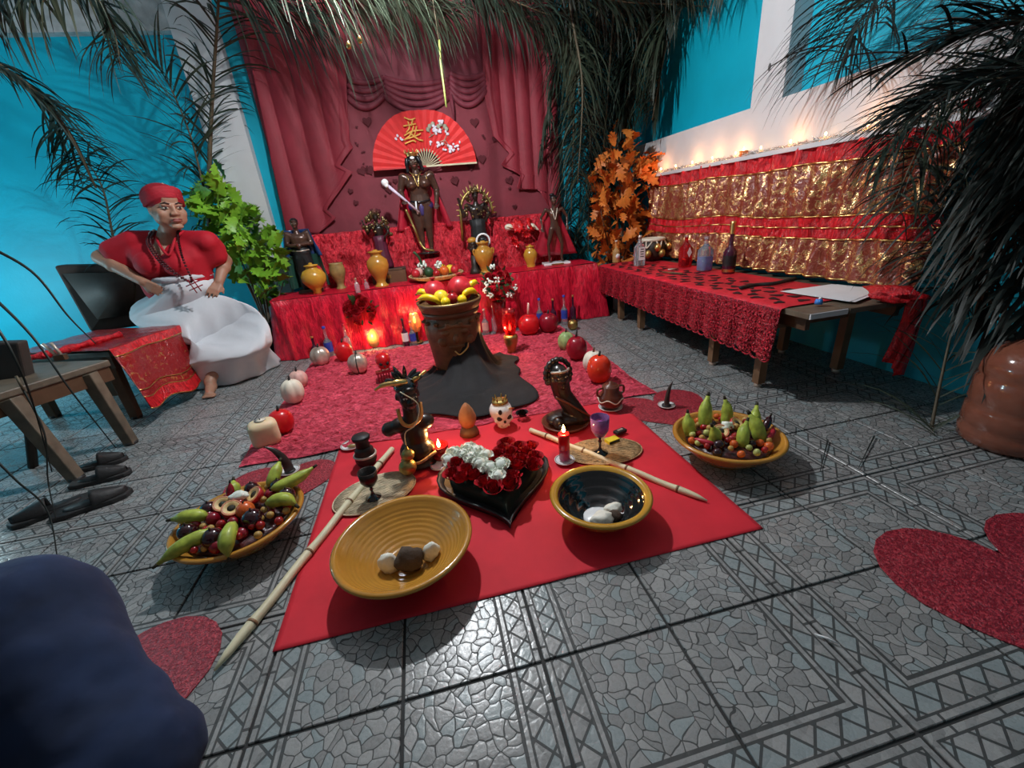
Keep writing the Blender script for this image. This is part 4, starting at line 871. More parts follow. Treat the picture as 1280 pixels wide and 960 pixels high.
o=obj('black_cloth',grid(140,36,bc),BLKSAT); solid(o,.004,1); tag(o,'black satin cloth draped from the clay urn across the plush rug','cloth')
# ================================================================ BUSTS AND RITUAL OBJECTS ON RED CLOTH
p=V((-.84*T,4.0*T,.006)); t=thing('horned_bust','black horned bust with feather crown and gold necklace, gourds at its base','bust',p)
b=BM(); 
for s in (-1,1): ell((s*.05,0,.2),(.045,.038,.035),b)
ell((0,0,.15),(.06,.045,.09),b); cap(V((0,0,.2)),.035,V((0,-.0,.28)),.03,b); ell((0,0,.06),(.08,.065,.07),b); ell((0,0,.01),(.09,.075,.012),b); cap(V((-.05,0,.2)),.03,V((-.1,.01,.185)),.034,b)
P,r,f,u=headmesh(b,V((.005,-.01,.335)),V((.05,0,1)),V((.25,-1,.1)),.13); o=obj('bust_body',b,EBONY,t); remesh(o,.005,2); face_bits(t,P,r,f,u,.13,IVORY,LIPS)
hb=BM(); ell(P(0,-.12,.28),(.052,.055,.04),hb)
rr=random.Random(4)
for k in range(16):
    a=rr.uniform(-.3,PI+.3); d=V((math.cos(a),rr.uniform(-.3,.4),math.sin(a)*.8)); c=P(0,-.1,.4); tube(spl([c,c+d*.045,c+d*.08+V((0,0,.02*rr.random()))],3),[.01,.01,.012,.013,.012,.009,.002],6,hb,.4)
obj('feather_crown',hb,BLACKG,t)
obj('horn',tube(spl([P(.0,.1,.5),P(.35,.15,.55),P(.7,.0,.5),P(.95,-.1,.35)],5),[.014]*6+[.01]*6+[.006]*4,8),GOLD,t); obj('horn',tube(spl([P(-.2,.1,.5),P(-.45,.1,.62),P(-.7,0,.72)],5),[.01]*5+[.006]*5+[.002],8),BRASS,t)
nk=BM(); tube(spl([(-.045,-.03,.29),(-.035,-.06,.24),(0,-.075,.225),(.045,-.055,.25),(.05,-.02,.3)],5),.008,8,nk); obj('necklace',nk,M('amber_beads',(.7,.28,.06),.3,coat=.4),t)
obj('string',tube(spl([P(.3,.45,.35),V((.045,-.09,.32)),V((.02,-.1,.24)),V((-.03,-.09,.2)),V((-.035,-.09,.1))],5),.0025,6),CANE,t)
obj('sash',tube(spl([(-.07,-.05,.06),(0,-.085,.05),(.08,-.05,.07)],5),.007,6),STRAW,t)
for i,(x,y,z,r_) in enumerate(((-.035,-.095,.105,.028),(-.045,-.1,.05,.038))): 
    o=obj('gourd',remesh(obj('gourd',(lambda b:(ell((0,0,0),(r_,r_,r_*.95),b),cap(V((0,0,0)),r_*.6,V((0,0,r_*1.4)),r_*.2,b),b)[-1])(BM()),BRASS,t,loc=(x,y,z)),.004) and ell((0,0,r_*1.5),r_*.16,seg=8,rings=6),WOOD,t,loc=(x,y,z)); o.name='gourd_stem'
t=thing('hooded_bust','glossy dark brown hooded woman sculpture on a round dish','bust',V((1.33*T,4.3*T,.006)))
obj('dish',lathe([(0,.004),(.1,.004),(.115,.012),(.12,.022),(.114,.024),(.1,.014),(0,.012)],40),TERRA,t)
b=BM(); cap(V((.06,-.02,.04)),.05,V((-.01,0,.17)),.042,b); cap(V((.1,-.04,.03)),.02,V((-.02,0,.2)),.03,b); ell((0,0,.04),(.1,.075,.035),b); ell((-.05,-.05,.04),(.03,.03,.03),b); cap(V((-.01,0,.17)),.045,V((-.025,0,.25)),.05,b)
for k in range(13): a=PI*(k/12)*1.3-.45; ell(V((-.025+.062*math.cos(a),.01,.27+.075*math.sin(a))),(.014,.02,.014),b,seg=8,rings=6)
P,r,f,u=headmesh(b,V((-.025,-.015,.27)),V((-.1,0,1)),V((.1,-1,.05)),.115); o=obj('sculpture_body',b,EBONY,t); remesh(o,.0045,2); face_bits(t,P,r,f,u,.115,IVORY,EBONY)
obj('headband',tube(spl([P(-.4,.1,.25),P(-.2,.38,.3),P(.1,.42,.32),P(.38,.1,.28)],5),.006,6),SILVERM,t); obj('scarf_edge',tube(spl([(-.06,-.05,.18),(-.0,-.06,.14),(.06,-.06,.09),(.12,-.05,.04)],5),.006,6),TERRA,t)
t=thing('small_ball','small dark glossy ball on the hooded bust dish','ball',V((1.33*T-.05,4.3*T-.075,.036))); obj('ball_body',ell((0,0,0),.016),EBONY,t)
# skull
def skull(name,label,p,s,mat,crown=None,rz=0,tube_=None):
    t=thing(name,label,'skull',p,rz); b=BM(); ell((0,.01*s,.62*s),(.4*s,.48*s,.4*s),b); ell((0,-.2*s,.3*s),(.27*s,.22*s,.2*s),b); ell((0,-.16*s,.13*s),(.22*s,.22*s,.14*s),b)
    for q in (-1,1): ell((q*.25*s,-.28*s,.38*s),(.1*s,.1*s,.08*s),b)
    remesh(obj('cranium',b,mat,t),.05*s,2)
    for q in (-1,1): obj('eye_socket',ell((q*.16*s,-.37*s,.5*s),(.1*s,.07*s,.1*s)),INK,t)
    obj('nose_hole',ell((0,-.42*s,.35*s),(.045*s,.04*s,.06*s)),INK,t)
    for q in range(5): obj('tooth',ell(((q-2)*.07*s,-.37*s,.17*s),(.03*s,.03*s,.055*s),seg=8,rings=6),IVORY,t)
    return t
sp=V((.42*T,4.62*T,.006)); t=skull('white_skull','white painted skull with gold crown on top behind the rose heart',sp,.105,PORC,rz=.1); t.scale=(1.4,1.4,1.3)
obj('gold_crown',(lambda b:[b,[cap(V((.018*math.cos(a),.018*math.sin(a),.108)),.004,V((.024*math.cos(a),.024*math.sin(a),.125)),.002,b,6) for a in [k for k in range(7)]]][0])(lathe([(0,.1),(.03,.1),(.028,.11),(.015,.112),(0,.115)],16)),BRASS,t)
obj('gold_stitch',tube(spl([(.02,-.035,.085),(.035,-.03,.08),(.045,-.015,.07)],4),.003,6),GOLD,t)
obj('painted_spot',ell((-.015,-.047,.082),(.007,.003,.011)),INK,t)
t=thing('black_cloth_bud','small black crumpled rose beside the white skull','ornament',V((.42*T+.115,4.72*T,.035))); obj('folds',rose_bm(.035,9),BLACK,t)
# cone, candles
cp=V((-.1*T,4.55*T,.006)); t=thing('clay_cone','brown pointed clay cone candle between horned bust and skull','ornament',cp)
obj('cone',lathe([(0,0),(.03,.004),(.042,.03),(.044,.055),(.035,.085),(.018,.115),(.006,.128),(0,.13)],28,wob=lambda a,z:1+.02*math.sin(a*6+z*60)),M('rusty_clay',(.36,.15,.06),.6,bump=.3),t,loc=(0,0,.04)); obj('cone_base',lathe([(0,0),(.05,0),(.045,.02),(.03,.045),(0,.045)],24),URNM,t)
def flame(parent,z,s=1,x=0,y=0,l=None):
    o=obj('flame',lathe([(0,z),(.005*s,z+.004*s),(.007*s,z+.012*s),(.004*s,z+.024*s),(0,z+.036*s)],12,c=(x,y,0)),FLAME,parent)
    obj('wick',tube([(x,y,z-.008),(x,y,z+.004)],.0012,5),INK,parent); return o
def candlelight(p,e,c=(1,.5,.18)): lamp('candle_light','POINT',p,e,c,.012)
p=V((-.56*T,3.98*T,.006)); t=thing('red_votive_candle','lit red votive candle in glass dish right of the horned bust','candle',p); obj('glass_cup',lathe([(0,0),(.03,0),(.038,.03),(.042,.075),(.039,.075),(.034,.03),(0,.012)],28),GLASSR,t); obj('wax',lathe([(0,.013),(.03,.013),(.035,.05),(0,.052)],20),WAXR,t); flame(t,.062,1.2); candlelight(p+V((0,0,.12)),1.2)
p=Z(706,575,.01); t=thing('tall_red_candle','lit tall red candle in pink glass on white saucer before the tan placemat','candle',p+V((0,0,.008))); obj('glass_sleeve',lathe([(0,0),(.023,0),(.023,.1),(.021,.1),(.02,.006),(0,.006)],28),M('pink_glass',(.6,.1,.2),.15,var=.2,trans=.3),t); obj('wax',lathe([(0,.05),(.0235,.05),(.024,.12),(.02,.124),(0,.118)],24),WAXR,t); flame(t,.126,1.1); candlelight(p+V((0,0,.17)),1.0)
def saucer(label,p,r,mat=PORC,nm='saucer'):
    t=thing(nm,label,'saucer',p); obj('plate',lathe([(0,0),(r*.6,0),(r,.009),(r*1.01,.012),(r*.97,.012),(r*.6,.004),(0,.004)],36),mat,t); obj('rim_line',tube([V((r*.93*math.cos(a),r*.93*math.sin(a),.0115)) for a in [2*PI*i/30 for i in range(31)]],.0012,5),WOODL,t); return t
saucer('white saucer under the tall red candle',Z(706,577,.006),.043)
saucer('white saucer of shells left of the black stacked pot',Z(440,558,.006),.052)
o=lump('shell','brown striped shell on the left white saucer',Z(440,557,.02),.016,OLIVE,'shell',(1.3,.8,.5),3)
saucer('small dark-filled white dish at the horned bust base',Z(550,584,.006),.04)
saucer('white saucer under the small clay pot at right',V((2.17*T,4.55*T,.004)),.062)
def plantsaucer(lab,lab2,px,py,lean,h):
    p=Z(px,py,.004); saucer(lab2,p,.043)
    t=thing('black_horn',lab,'horn',p+V((0,0,.005))); pts=spl([V((0,0,0)),V((lean*.1,0,h*.4)),V((lean*.45,0,h*.78)),V((lean,0,h))],5); n=len(pts)
    obj('horn_blade',tube(pts,[.021*(1-(i/(n-1))**1.7)+.0015 for i in range(n)],14,flatf=.6),M('dark_horn',(.045,.032,.028),.35,var=.4),t); obj('horn_base',lathe([(0,0),(.024,0),(.022,.006),(0,.007)],16),BLACK,t)
plantsaucer('upright dark horn curving left on white saucer behind left fruit bowl','white saucer under the left horn on red heart mat',363,590,-.07,.145)
plantsaucer('upright dark horn on white saucer left of the right fruit bowl','white saucer under the right horn on red heart mat',833,508,.03,.135)
# clay pot
p=V((2.17*T,4.55*T,.012)); t=thing('clay_pot','small dark red clay pot with white scroll paint and handles at cloth corner','pot',p); t.scale=(1.18,1.18,1.15)
obj('body',lathe([(0,0),(.035,0),(.05,.02),(.056,.045),(.05,.065),(.036,.08),(.038,.105),(.034,.108),(.03,.08),(0,.06)],32),TERRA,t)
obj('lid',lathe([(.036,.1),(.03,.112),(.01,.116),(.008,.126),(0,.128)],20),TERRA,t); obj('scroll_band',tube(spl([V((.056*math.cos(a),.056*math.sin(a),.045+.008*math.sin(a*5))) for a in [2*PI*i/30 for i in range(31)]],2),.003,5),IVORY,t)
for s in (-1,1): obj('handle',tube(spl([(s*.037,0,.1),(s*.06,0,.095),(s*.062,0,.07),(s*.05,0,.06)],5),.005,8),TERRA,t)
# goblets
def goblet(name,label,p,h,r,cup,stem,fill=None):
    t=thing(name,label,'goblet',p); obj('cup',lathe([(.005,h*.45),(r*.55,h*.5),(r*.92,h*.66),(r,h),(r*.94,h),(r*.85,h*.68),(r*.4,h*.55),(0,h*.52)],32),cup,t)
    obj('stem_foot',lathe([(0,0),(r*.85,0),(r*.85,.004),(r*.3,.012),(.005,.03),(.006,h*.3),(.009,h*.34),(.005,h*.38),(.007,h*.46),(0,h*.47)],28),stem,t)
    if fill: obj('gem_fill',ell((0,0,h*.72),(r*.8,r*.8,h*.16)),fill,t)
    return t
goblet('purple_goblet','purple cut glass goblet with black stem on the tan placemat',Z(750,566,.014),.175,.04,GLASSP,BLACKG,M('amethyst_chips',(.45,.15,.6),.2,var=.6,scale=70,bump=1,bscale=90))
goblet('black_goblet','dark metal goblet with silver rim standing on bleached placemat',Z(467,622,.014),.125,.036,M('gunmetal',(.06,.05,.045),.3,.8,bump=.3),BLACKG)
t=thing('stacked_black_pot','small black lidded pot with dark banded body beside left saucer','pot',Z(459,578,.01)); obj('body',lathe([(0,0),(.04,0),(.048,.02),(.046,.05),(.04,.062),(.042,.07),(.03,.085),(.0,.085)],28),DKWOOD,t); obj('lid',lathe([(0,.085),(.03,.085),(.028,.12),(.038,.122),(.04,.135),(.036,.14),(0,.14)],28),BLACK,t); obj('bead_band',tube([V((.047*math.cos(a),.047*math.sin(a),.045)) for a in [2*PI*i/24 for i in range(25)]],.006,6),SILVERM,t)
t=thing('matchbox','yellow matchbox lying on the tan placemat behind the purple goblet','box',Z(765,552,.014),.25); obj('sleeve',bevel(flat(obj('sleeve',box((0,0,.008),(.058,.036,.016)),YELM,t)),.001) and box((0,-.0185,.008),(.055,.001,.01)),INK,t,False).name='striker_strip'
t=thing('black_lighter','small black lighter box lying behind the yellow matchbox','box',Z(775,541,.012),.3); obj('case',bevel(obj('case',box((0,0,.008),(.06,.03,.015)),BLACK,t,False),.002) and box((0,0,.017),(.03,.012,.002)),SILVERM,t,False).name='plate'
# ================================================================ CANDLES AND GOURDS ROUND THE RUG
def gourdy(name,label,px,py,r,mat,lobes=0,h=1.0,stem=None,z=.02,cat='candle',at=None,depth=.12,stripe=None,sh=.03):
    r*=1.2; p=at if at is not None else Z(px,py,z); t=thing(name,label,cat,p)
    pr=[(0,.02*r)]+[(r*math.sin(PI*(.06+.9*k/14))**.8,r*h*(1-math.cos(PI*(.06+.9*k/14)))) for k in range(15)]+[(0,r*h*1.92)]
    obj('wax_body',lathe(pr,48,wob=(lambda a,z_:1-depth*abs(math.cos(a*lobes/2))**4) if lobes else None),mat,t)
    obj('stem',tube([(0,0,r*h*1.88),(r*.08,0,r*h*1.95+sh)],[r*.12,r*.08],8),stem or INK,t)
    if stripe: obj('stripe',tube([V((.06*r*math.sin(a),-r*1.02*math.sin(a),r*h*(1-math.cos(a)))) for a in [PI*(.08+.84*i/12) for i in range(13)]],r*.06,6),stripe,t)
    return t
gourdy('segmented_candle','silvery striped segmented round candle at left back corner of rug',403,456,.062,SILVERM,6)
gourdy('round_red_candle','plain round red candle behind striped and lobed candles',433,452,.055,WAXR,0,1.25,z=.01)
gourdy('lobed_candle','lobed pale metallic candle with black stripe at left on rug',450,466,.058,SILVERM,5,1.05,stripe=INK)
gourdy('white_pumpkin_candle','pinkish white pumpkin candle at the left edge of rug, behind',376,484,.05,BLUSH,7)
gourdy('white_pumpkin_candle','tall creamy white pumpkin candle at left rug edge, in front',370,503,.056,IVORY,6,1.15)
gourdy('glossy_red_ball_candle','glossy red ball candle behind the cream block candle at left',356,540,.052,WAXR,0,1.05)
p=Z(336,556,.02); t=thing('block_candle','cream rounded square block candle at front left corner of rug','candle',p,.4); t.scale=(1.25,1.25,1.1); o=obj('wax_body',box((0,0,.065),(.105,.09,.125)),WAXC,t); bevel(o,.03,4); obj('wick',tube([(0,0,.12),(0,0,.138)],.002,5),INK,t); obj('wax_dip',lathe([(0,.129),(.02,.129),(.022,.13),(0,.1305)],16),IVORY,t)
p=Z(484,475,.02); t=skull('red_skull_candle','red wax skull candle with comb-like jaw on the rug left of urn',p+V((0,0,.07)),.125,WAXR,rz=.2)
for k in range(7): obj('comb_tine',box(((k-3)*.018,-.03,-.0305),(.009,.02,.061)),WAXD,t,False)
obj('comb_bar',box((0,-.03,.005),(.13,.05,.014)),WAXD,t,False)
p=Z(662,420,.01); t=gourdy('red_jar_candle','bright red squat candle with thick pink neck right of brass candlestick',0,0,.078,WAXR,0,.95,at=Z(662,418,.02),stem=BLUSH,sh=.1)
gourdy('dark_red_apple_candle','dark red apple-shaped candle right of the bright red squat one',686,415,.07,WAXD,0,1.0,z=.02)
gourdy('green_white_gourd','green and white streaked gourd candle at right rug edge',708,438,.052,WAXG,5,1.15,cat='candle')
gourdy('dark_apple_candle','glossy dark red apple candle with tall black stem at right rug edge',721,449,.06,WAXD,0,1.15,sh=.055)
gourdy('white_pumpkin_candle','white pumpkin candle with brown stem behind red egg candle at right',742,465,.058,IVORY,7,1.0,stem=WOOD)
gourdy('red_egg_candle','smooth orange-red egg candle at right front of rug',749,478,.06,M('orange_red_wax',(.7,.04,.012),.25,sub=.1,coat=.3),0,1.2)
# brass candlestick & tapers
p=Z(640,440,.02); t=thing('brass_candlestick','short brass candlestick with tall red glass chimney right of urn','candlestick',p); obj('brass_base',lathe([(0,0),(.035,0),(.03,.02),(.04,.05),(.052,.085),(.05,.1),(.056,.115),(.05,.135),(.04,.14),(0,.13)],32),BRASS,t); obj('glass_chimney',lathe([(.035,.14),(.05,.19),(.055,.23),(.045,.29),(.05,.33),(.047,.33),(.042,.29),(.052,.23),(.047,.19),(.033,.142)],32),GLASSR,t); flame(t,.17,1.6); candlelight(p+V((-.05,-.03,.2)),1.2)
for nm,lb,px,py,h,m in (('black_taper_candle','lit black taper candle left of the clay urn',523,428,.17,BLACK),('red_taper_candle','lit red taper candle on small dish right of the clay urn',589,427,.17,WAXR)):
    p=Z(px,py,.01); t=thing(nm,lb,'candle',p+V((0,0,.002))); obj('wax_stick',lathe([(0,0),(.011,0),(.009,h),(.0,h+.003)],14),m,t); obj('dish',lathe([(0,0),(.04,0),(.045,.008),(.041,.009),(0,.004)],24),BLUSH if m is WAXR else BRASS,t); obj('glass_shade',lathe([(.03,.1),(.052,.15),(.055,.19),(.035,.26),(.033,.26),(.053,.19),(.05,.15),(.028,.1)],28),GLASSA,t); flame(t,h+.005,2.0); candlelight(p+V((0,-.02,h+.1)),1.3)
p=Z(469,432,.006); t=thing('ribbed_glass_vase','amber ribbed glass vase of roses lit from within by a candle','vase',p); obj('glass_body',lathe([(0,.0),(.06,.0),(.085,.04),(.088,.09),(.06,.16),(.04,.2),(.048,.235),(.044,.235),(.036,.2),(.055,.16),(.083,.09),(.08,.04),(0,.006)],48,wob=lambda a,z:1+.025*math.sin(a*16+z*14)),GLASSA,t); obj('candle_cup',lathe([(0,.008),(.03,.008),(.034,.05),(0,.052)],20),WAXR,t); flame(t,.058,2.2); candlelight(p+V((0,-.12,.12)),1.4)
def bouquet(name,label,p,r,n,fl,extra,seed):
    rr=random.Random(seed); t=thing(name,label,'flowers',p)
    b=BM()
    for k in range(46):
        d=V((rr.gauss(0,1),rr.gauss(0,1),rr.gauss(.1,.8))).normalized(); q=d*r*rr.uniform(.6,1.05); s=d.orthogonal().normalized()*r*.14; e=d*r*.22
        vv=[b.verts.new(x) for x in (q-e,q+s,q+e*1.4,q-s)]; b.faces.new(vv)
    obj('foliage',b,LEAFD,t)
    for k in range(n):
        for _ in range(20):
            d=V((rr.gauss(0,1),rr.gauss(-.7,.6),rr.gauss(.35,.6))).normalized()
            if d.y<.4: break
        sr=put(ROSEME[0],t,d*r*.88,r*.3/.03*rr.uniform(.8,1.1),d.to_track_quat('Z','Y').to_euler())
    if extra:
        b=BM()
        for k in range(9): d=V((rr.gauss(0,1),rr.gauss(-.5,.7),rr.gauss(.3,.7))).normalized(); flower_cluster(b,d*r*1.1,r*.2,12,r*.07,rr)
        obj('white_sprigs',b,PETW,t,kind='stuff')
    b=tube([(0,0,-r*1.5),(0,0,0)],.012,6); obj('stems',b,LEAFD,t); return t
bouquet('rose_bouquet','bunch of dark red and pink fabric roses above the ribbed amber vase',V((Z(469,432).x-.05,Z(469,432).y-.03,.34)),.14,22,None,False,2)
vp=Z(645,402,0); vp=V((1.42*T,9.75*T,0)); bouquet('mixed_bouquet','bouquet of red roses with white sprigs right of centre before altar',vp+V((0,0,.45)),.14,14,None,True,6)
t=thing('red_glass_vase','tall red glass vase holding the mixed bouquet','vase',vp); obj('glass_body',lathe([(0,0),(.06,0),(.055,.01),(.035,.06),(.05,.16),(.065,.3),(.06,.3),(.045,.16),(.03,.07),(0,.03)],32),GLASSR,t); obj('foot_ring',lathe([(.058,0),(.064,.004),(.058,.01)],32),BRASS,t)
# bottles on the floor in front of altar
for lb,px,py,h,r,g_,c_,la in [('dark bottle with gold cap at the far left below altar',388,436,.2,.032,GLASSD,GOLD,None),('clear bottle with blue cap and blue label at left below altar',406,436,.27,.034,GLASSC,LABB,LABB),('tall clear bottle left of the ribbed vase',430,432,.27,.032,GLASSC,CAPE,None),
   ('dark amber bottle just left of the taper candle',502,418,.25,.028,GLASSD,INK,LABW),('clear bottle with blue label left of the taper candle',512,420,.22,.028,GLASSC,SILVERM,LABB),('clear bottle with pink label right of clay urn',605,413,.24,.03,GLASSC,SILVERM,BLUSH),('slim clear bottle behind the pink labelled one',616,410,.26,.022,GLASSC,SILVERM,None),
   ('clear bottle with blue cap between the two red candles',674,404,.27,.03,GLASSC,LABB,LABB),('dark bottle with gold neck above the dark apple candle',691,403,.25,.03,GLASSD,GOLD,None),('clear blue-labelled bottle right of the dark apple candle',705,403,.27,.03,GLASSC,LABB,LABB),('dark bottle with gold medal at right end below altar',716,401,.26,.028,GLASSD,GOLD,None)]:
    p=Z(px,py+2,0); p.y=min(p.y,AY0-.13); q=p; bottle('liquor_bottle',lb,V((Y(px,py-20,p.y/T).x,p.y,.0)),h,r,g_,c_,.42,lab=la)
gourdy('small_gold_gourd','small olive gold ball ornament at right end below the altar',716,412,.038,BRASS,0,1.0,z=0,cat='ornament')
# ================================================================ RIGHT TABLE
TX0,TX1,TY0,TY1,TZ=4.55*T,6.45*T,3.55*T,10.5*T,1.42*T
t=thing('long_low_table','long low wooden table along right wall under lace cloth','table',((TX0+TX1)/2,(TY0+TY1)/2,0))
lx,ly=(TX1-TX0),(TY1-TY0)
for k in range(3): obj('top_plank',bevel(obj('top_plank',box((-lx/2+lx*(k+.5)/3,0,TZ-.014),(lx/3-.004,ly,.026)),WOODG,t,False),.002) and box((-lx/2+lx*(k+.5)/3,-ly/2-.004,TZ-.014),(lx/3-.01,.006,.024)),WHITE if k==0 else WOODG,t,False).name='end_strip'
obj('apron',box((-lx/2+.06,0,TZ-.062),(.025,ly-.1,.068)),WOOD,t,False); obj('apron',box((lx/2-.06,0,TZ-.062),(.025,ly-.1,.068)),WOOD,t,False)
for yy in (4.4,5.55,8.3,9.4):
    for sx in (-1,1):
        y_=yy*T-(TY0+TY1)/2; b=box((sx*(lx/2-.06)*.999,y_,(TZ-.1)/2+.012),(.045,.045,TZ-.1-.022)); obj('leg',b,WOODL,t,False)
        obj('foot_cap',lathe([(0,0),(.02,0),(.022,.01),(.018,.024),(0,.024)],12,c=(sx*(lx/2-.06),y_,0)),SILVERM,t)
for a,b in ((4.4,5.55),(8.3,9.4)): obj('stretcher',box((-lx/2+.06,((a+b)/2)*T-(TY0+TY1)/2,.27),(.025,(b-a)*T,.035)),WOODL,t,False)
for yy in (4.4,5.55,8.3,9.4): obj('cross_rail',box((0,yy*T-(TY0+TY1)/2,TZ-.13),(lx-.16,.025,.035)),WOODL,t,False)
# lace cloth
def lace(u,v):
    y=(3.95+6.35*u)*T; a=TX0-.004
    if v<.45: q=v/.45; return V((TX1-.12-(TX1-.12-a)*q,y,TZ+.006+.002*nz((y*9,q*3,0))))
    q=(v-.45)/.55; sc_=.022*abs(math.sin(u*34*PI))*q
    hang=.2+.045*(1-u)
    return V((a-.012-.018*q-.014*q*math.sin(u*95)-.008*nz((u*60,q*3,1)),y,TZ+.004-(hang+sc_)*q))
o=obj('table_cloth',grid(420,26,lace),TABRED); tag(o,'red table cloth with broad sequinned lace border on the long low table','tablecloth')
obj('lace_panel',grid(420,18,lambda u,v:lace(u,.47+.53*v)+V((-.004,0,0))),glitter('burgundy_lace',(.1,.001,.006),(.75,.03,.07)),o)
# lace border relief: rows of raised rosettes, one joined part
bm=BM(); rr=random.Random(3)
for i in range(150):
    for j in range(6):
        u=(i+.5)/150+(j%2)*.003; q=(j+.6)/6.3; hang=.2+.045*(1-u); p=V((TX0-.028-.018*q-.014*q*math.sin(u*95),(3.95+6.35*u)*T,TZ-.01-hang*q)); r_=.019
        for k in range(5):
            a=2*PI*k/5+rr.random(); c=p+V((-rr.random()*.006,r_*.7*math.cos(a),r_*.7*math.sin(a))); s=V((0,-math.sin(a),math.cos(a)))*r_*.4; e=V((-.004,math.cos(a),math.sin(a)))*r_*.5
            v=[bm.verts.new(x) for x in (c-e,c+s,c+e+V((-.004,0,0)),c-s)]; bm.faces.new(v)
for i in range(34):
    u=(i+.5)/34; hang=.2+.045*(1-u); p=V((TX0-.045,(3.95+6.35*u)*T,TZ-.004-hang)); 
    tube([p+V((0,.031*math.cos(a),-.022*math.sin(a))) for a in [PI*k/8 for k in range(9)]],.005,5,bm)
l=obj('lace_border',bm,LACE,o,False,kind='stuff')
rp=None
for i in range(26):
    for j in range(3):
        y=(4.05+6.15*(i+.3+.4*rr.random())/26)*T; x=TX0+.05+j*.11+.04*(i%2)
        if rp is None: rp=q_=obj('black_rose_print',poly([(.03*math.cos(a)*(1+.3*math.sin(3*a)),.02*math.sin(a)*(1+.3*math.sin(3*a)),0) for a in [2*PI*k/14 for k in range(14)]],(0,0,.001)),M('black_print',(.03,.004,.006),.8),o,False)
        else: q_=rp.copy(); C.objects.link(q_)
        q_.location=(x,y,TZ+.0085); q_.rotation_euler=(0,0,rr.random()*6)
# paper, cap, strap, cards
def onT(px,py,dz=.01): return Z(px,py,TZ+dz)
q=[onT(975,365),onT(1040,356),onT(1103,362),onT(1062,378)]
for k,(dx,lb) in enumerate(((0,'top sheet of white paper at near end of the long table'),(.012,'lower white sheet showing beneath the top paper'))):
    o=obj('paper_sheet',poly([p+V((dx*1.5,-dx,.003-k*.002)) for p in q],(0,0,.001)),PAPER,None,False); tag(o,lb,'paper')
t=thing('blue_plastic_stopper','small bright blue plastic cap on the near corner of the long table','cap',onT(1023,380)); obj('cap_body',lathe([(0,0),(.016,0),(.017,.01),(.014,.022),(0,.023)],20),BLUEP,t); obj('spout',tube([(0,0,.022),(.01,0,.03)],.006,8),PORC,t)
o=obj('black_strap',tube(spl([onT(925,360,.018),onT(945,356,.016),onT(970,354,.02),onT(995,348,.018)],4),.012,8,flatf=.5),BLACK); tag(o,'flat black strap lying on the red lace-bordered cloth','strap')
for k,(a,b,lb) in enumerate((((828,340),(853,342),'thin wooden stick lying on the red cloth'),((835,337),(846,336),'small grey metal clip behind the wooden stick'))): o=obj('stick' if k==0 else 'clip',tube([onT(*a,.014),onT(*b,.014)],.006,6),WOODL if k==0 else SILVERM); tag(o,lb,'stick' if k==0 else 'clip')
# bottles on table
b_=bottle('brandy_bottle','brown liquor bottle with round label before the orange leaves',onT(770,328),.2,.035,GLASSA,SILVERM,.4,lab=None); obj('round_label',lathe([(0,0),(.022,0),(.022,.003),(0,.003)],20),LABW,b_,loc=(0,-.037,.06)).rotation_euler=(PI/2,0,0)
obj('liquid',lathe([(0,.004),(.033,.004),(.033,.1),(0,.1)],20),M('brown_liquor',(.2,.06,.015),.2),b_)
b_=bottle('gin_bottle','square clear bottle with white label in front of gourd basket',onT(799,332),.25,.04,GLASSC,SILVERM,.25,lab=LABW,labz=(.2,.62),square=True)
for k in range(4): obj('label_text',box((.0,-.044,.08+.02*k),(.034-.006*(k%2),.0012,.007)),INK,b_,False)
b_=bottle('red_bottle','translucent red square bottle with white diamond label',onT(856,333),.24,.042,GLASSR,GLASSC,.28,square=True); obj('diamond_label',poly([(-.02,-.048,.11),(0,-.048,.075),(.02,-.048,.11),(0,-.048,.15)],(0,-.002,0)),LABW,b_,False)
b_=bottle('blue_bottle','clear decanter bottle filled with blue spirit in the middle of table',onT(880,338),.24,.044,GLASSC,GLASSC,.26,square=True); obj('blue_liquid',lathe([(0,.006),(.04,.006),(.041,.1),(0,.1)],24,wob=lambda a,z:min(1.0/max(abs(math.cos(a)),abs(math.sin(a))),1.2)),M('blue_spirit',(.08,.25,.9),.05,trans=.6),b_)
b_=bottle('wine_bottle','tall dark purple wine bottle with gold foil neck on the table',onT(910,341),.34,.042,GLASSD,GOLD,.5,lab=None); obj('gold_foil',lathe([(.017,.26),(.0175,.33)],18),GOLD,b_); obj('dark_label',lathe([(.0432,.05),(.0432,.12)],24),BLACK,b_); obj('bottom_band',lathe([(.0433,.01),(.0433,.03)],24),GOLD,b_)
t=thing('gourd_basket','dark round basket hung with brass gourds and white cord loops at far end of table','basket',onT(815,325)); obj('basket_body',lathe([(0,0),(.08,0),(.11,.05),(.115,.12),(.1,.18),(.095,.18),(.1,.12),(0,.1)],28),DKWOOD,t)
cb=BM()
for k in range(7): a=2*PI*k/7; tube(spl([V((.1*math.cos(a),.1*math.sin(a),.18)),V((.13*math.cos(a+.2),.13*math.sin(a+.2),.12)),V((.1*math.cos(a+.6),.1*math.sin(a+.6),.18))],5),.006,6,cb)
tube([V((.1*math.cos(a),.1*math.sin(a),.185)) for a in [2*PI*i/20 for i in range(21)]],.014,8,cb); obj('white_cord',cb,IVORY,t)
for k,(x,y,z) in enumerate(((-.1,-.1,.07),(.02,-.13,.07),(.11,-.09,.12),(-.02,-.12,.12))): obj('gourd',ell((x,y,z),(.03,.03,.036)),GOLD if k>1 else BRASS,t)
t=thing('plastic_stool','small white plastic stool on the tiles beyond the long table','stool',V((4.9*T,10.95*T,0)),.1)
obj('seat',bevel(obj('seat',box((0,0,.215),(.24,.24,.03)),WHITEP,t,False),.01),WHITEP,t) if False else None
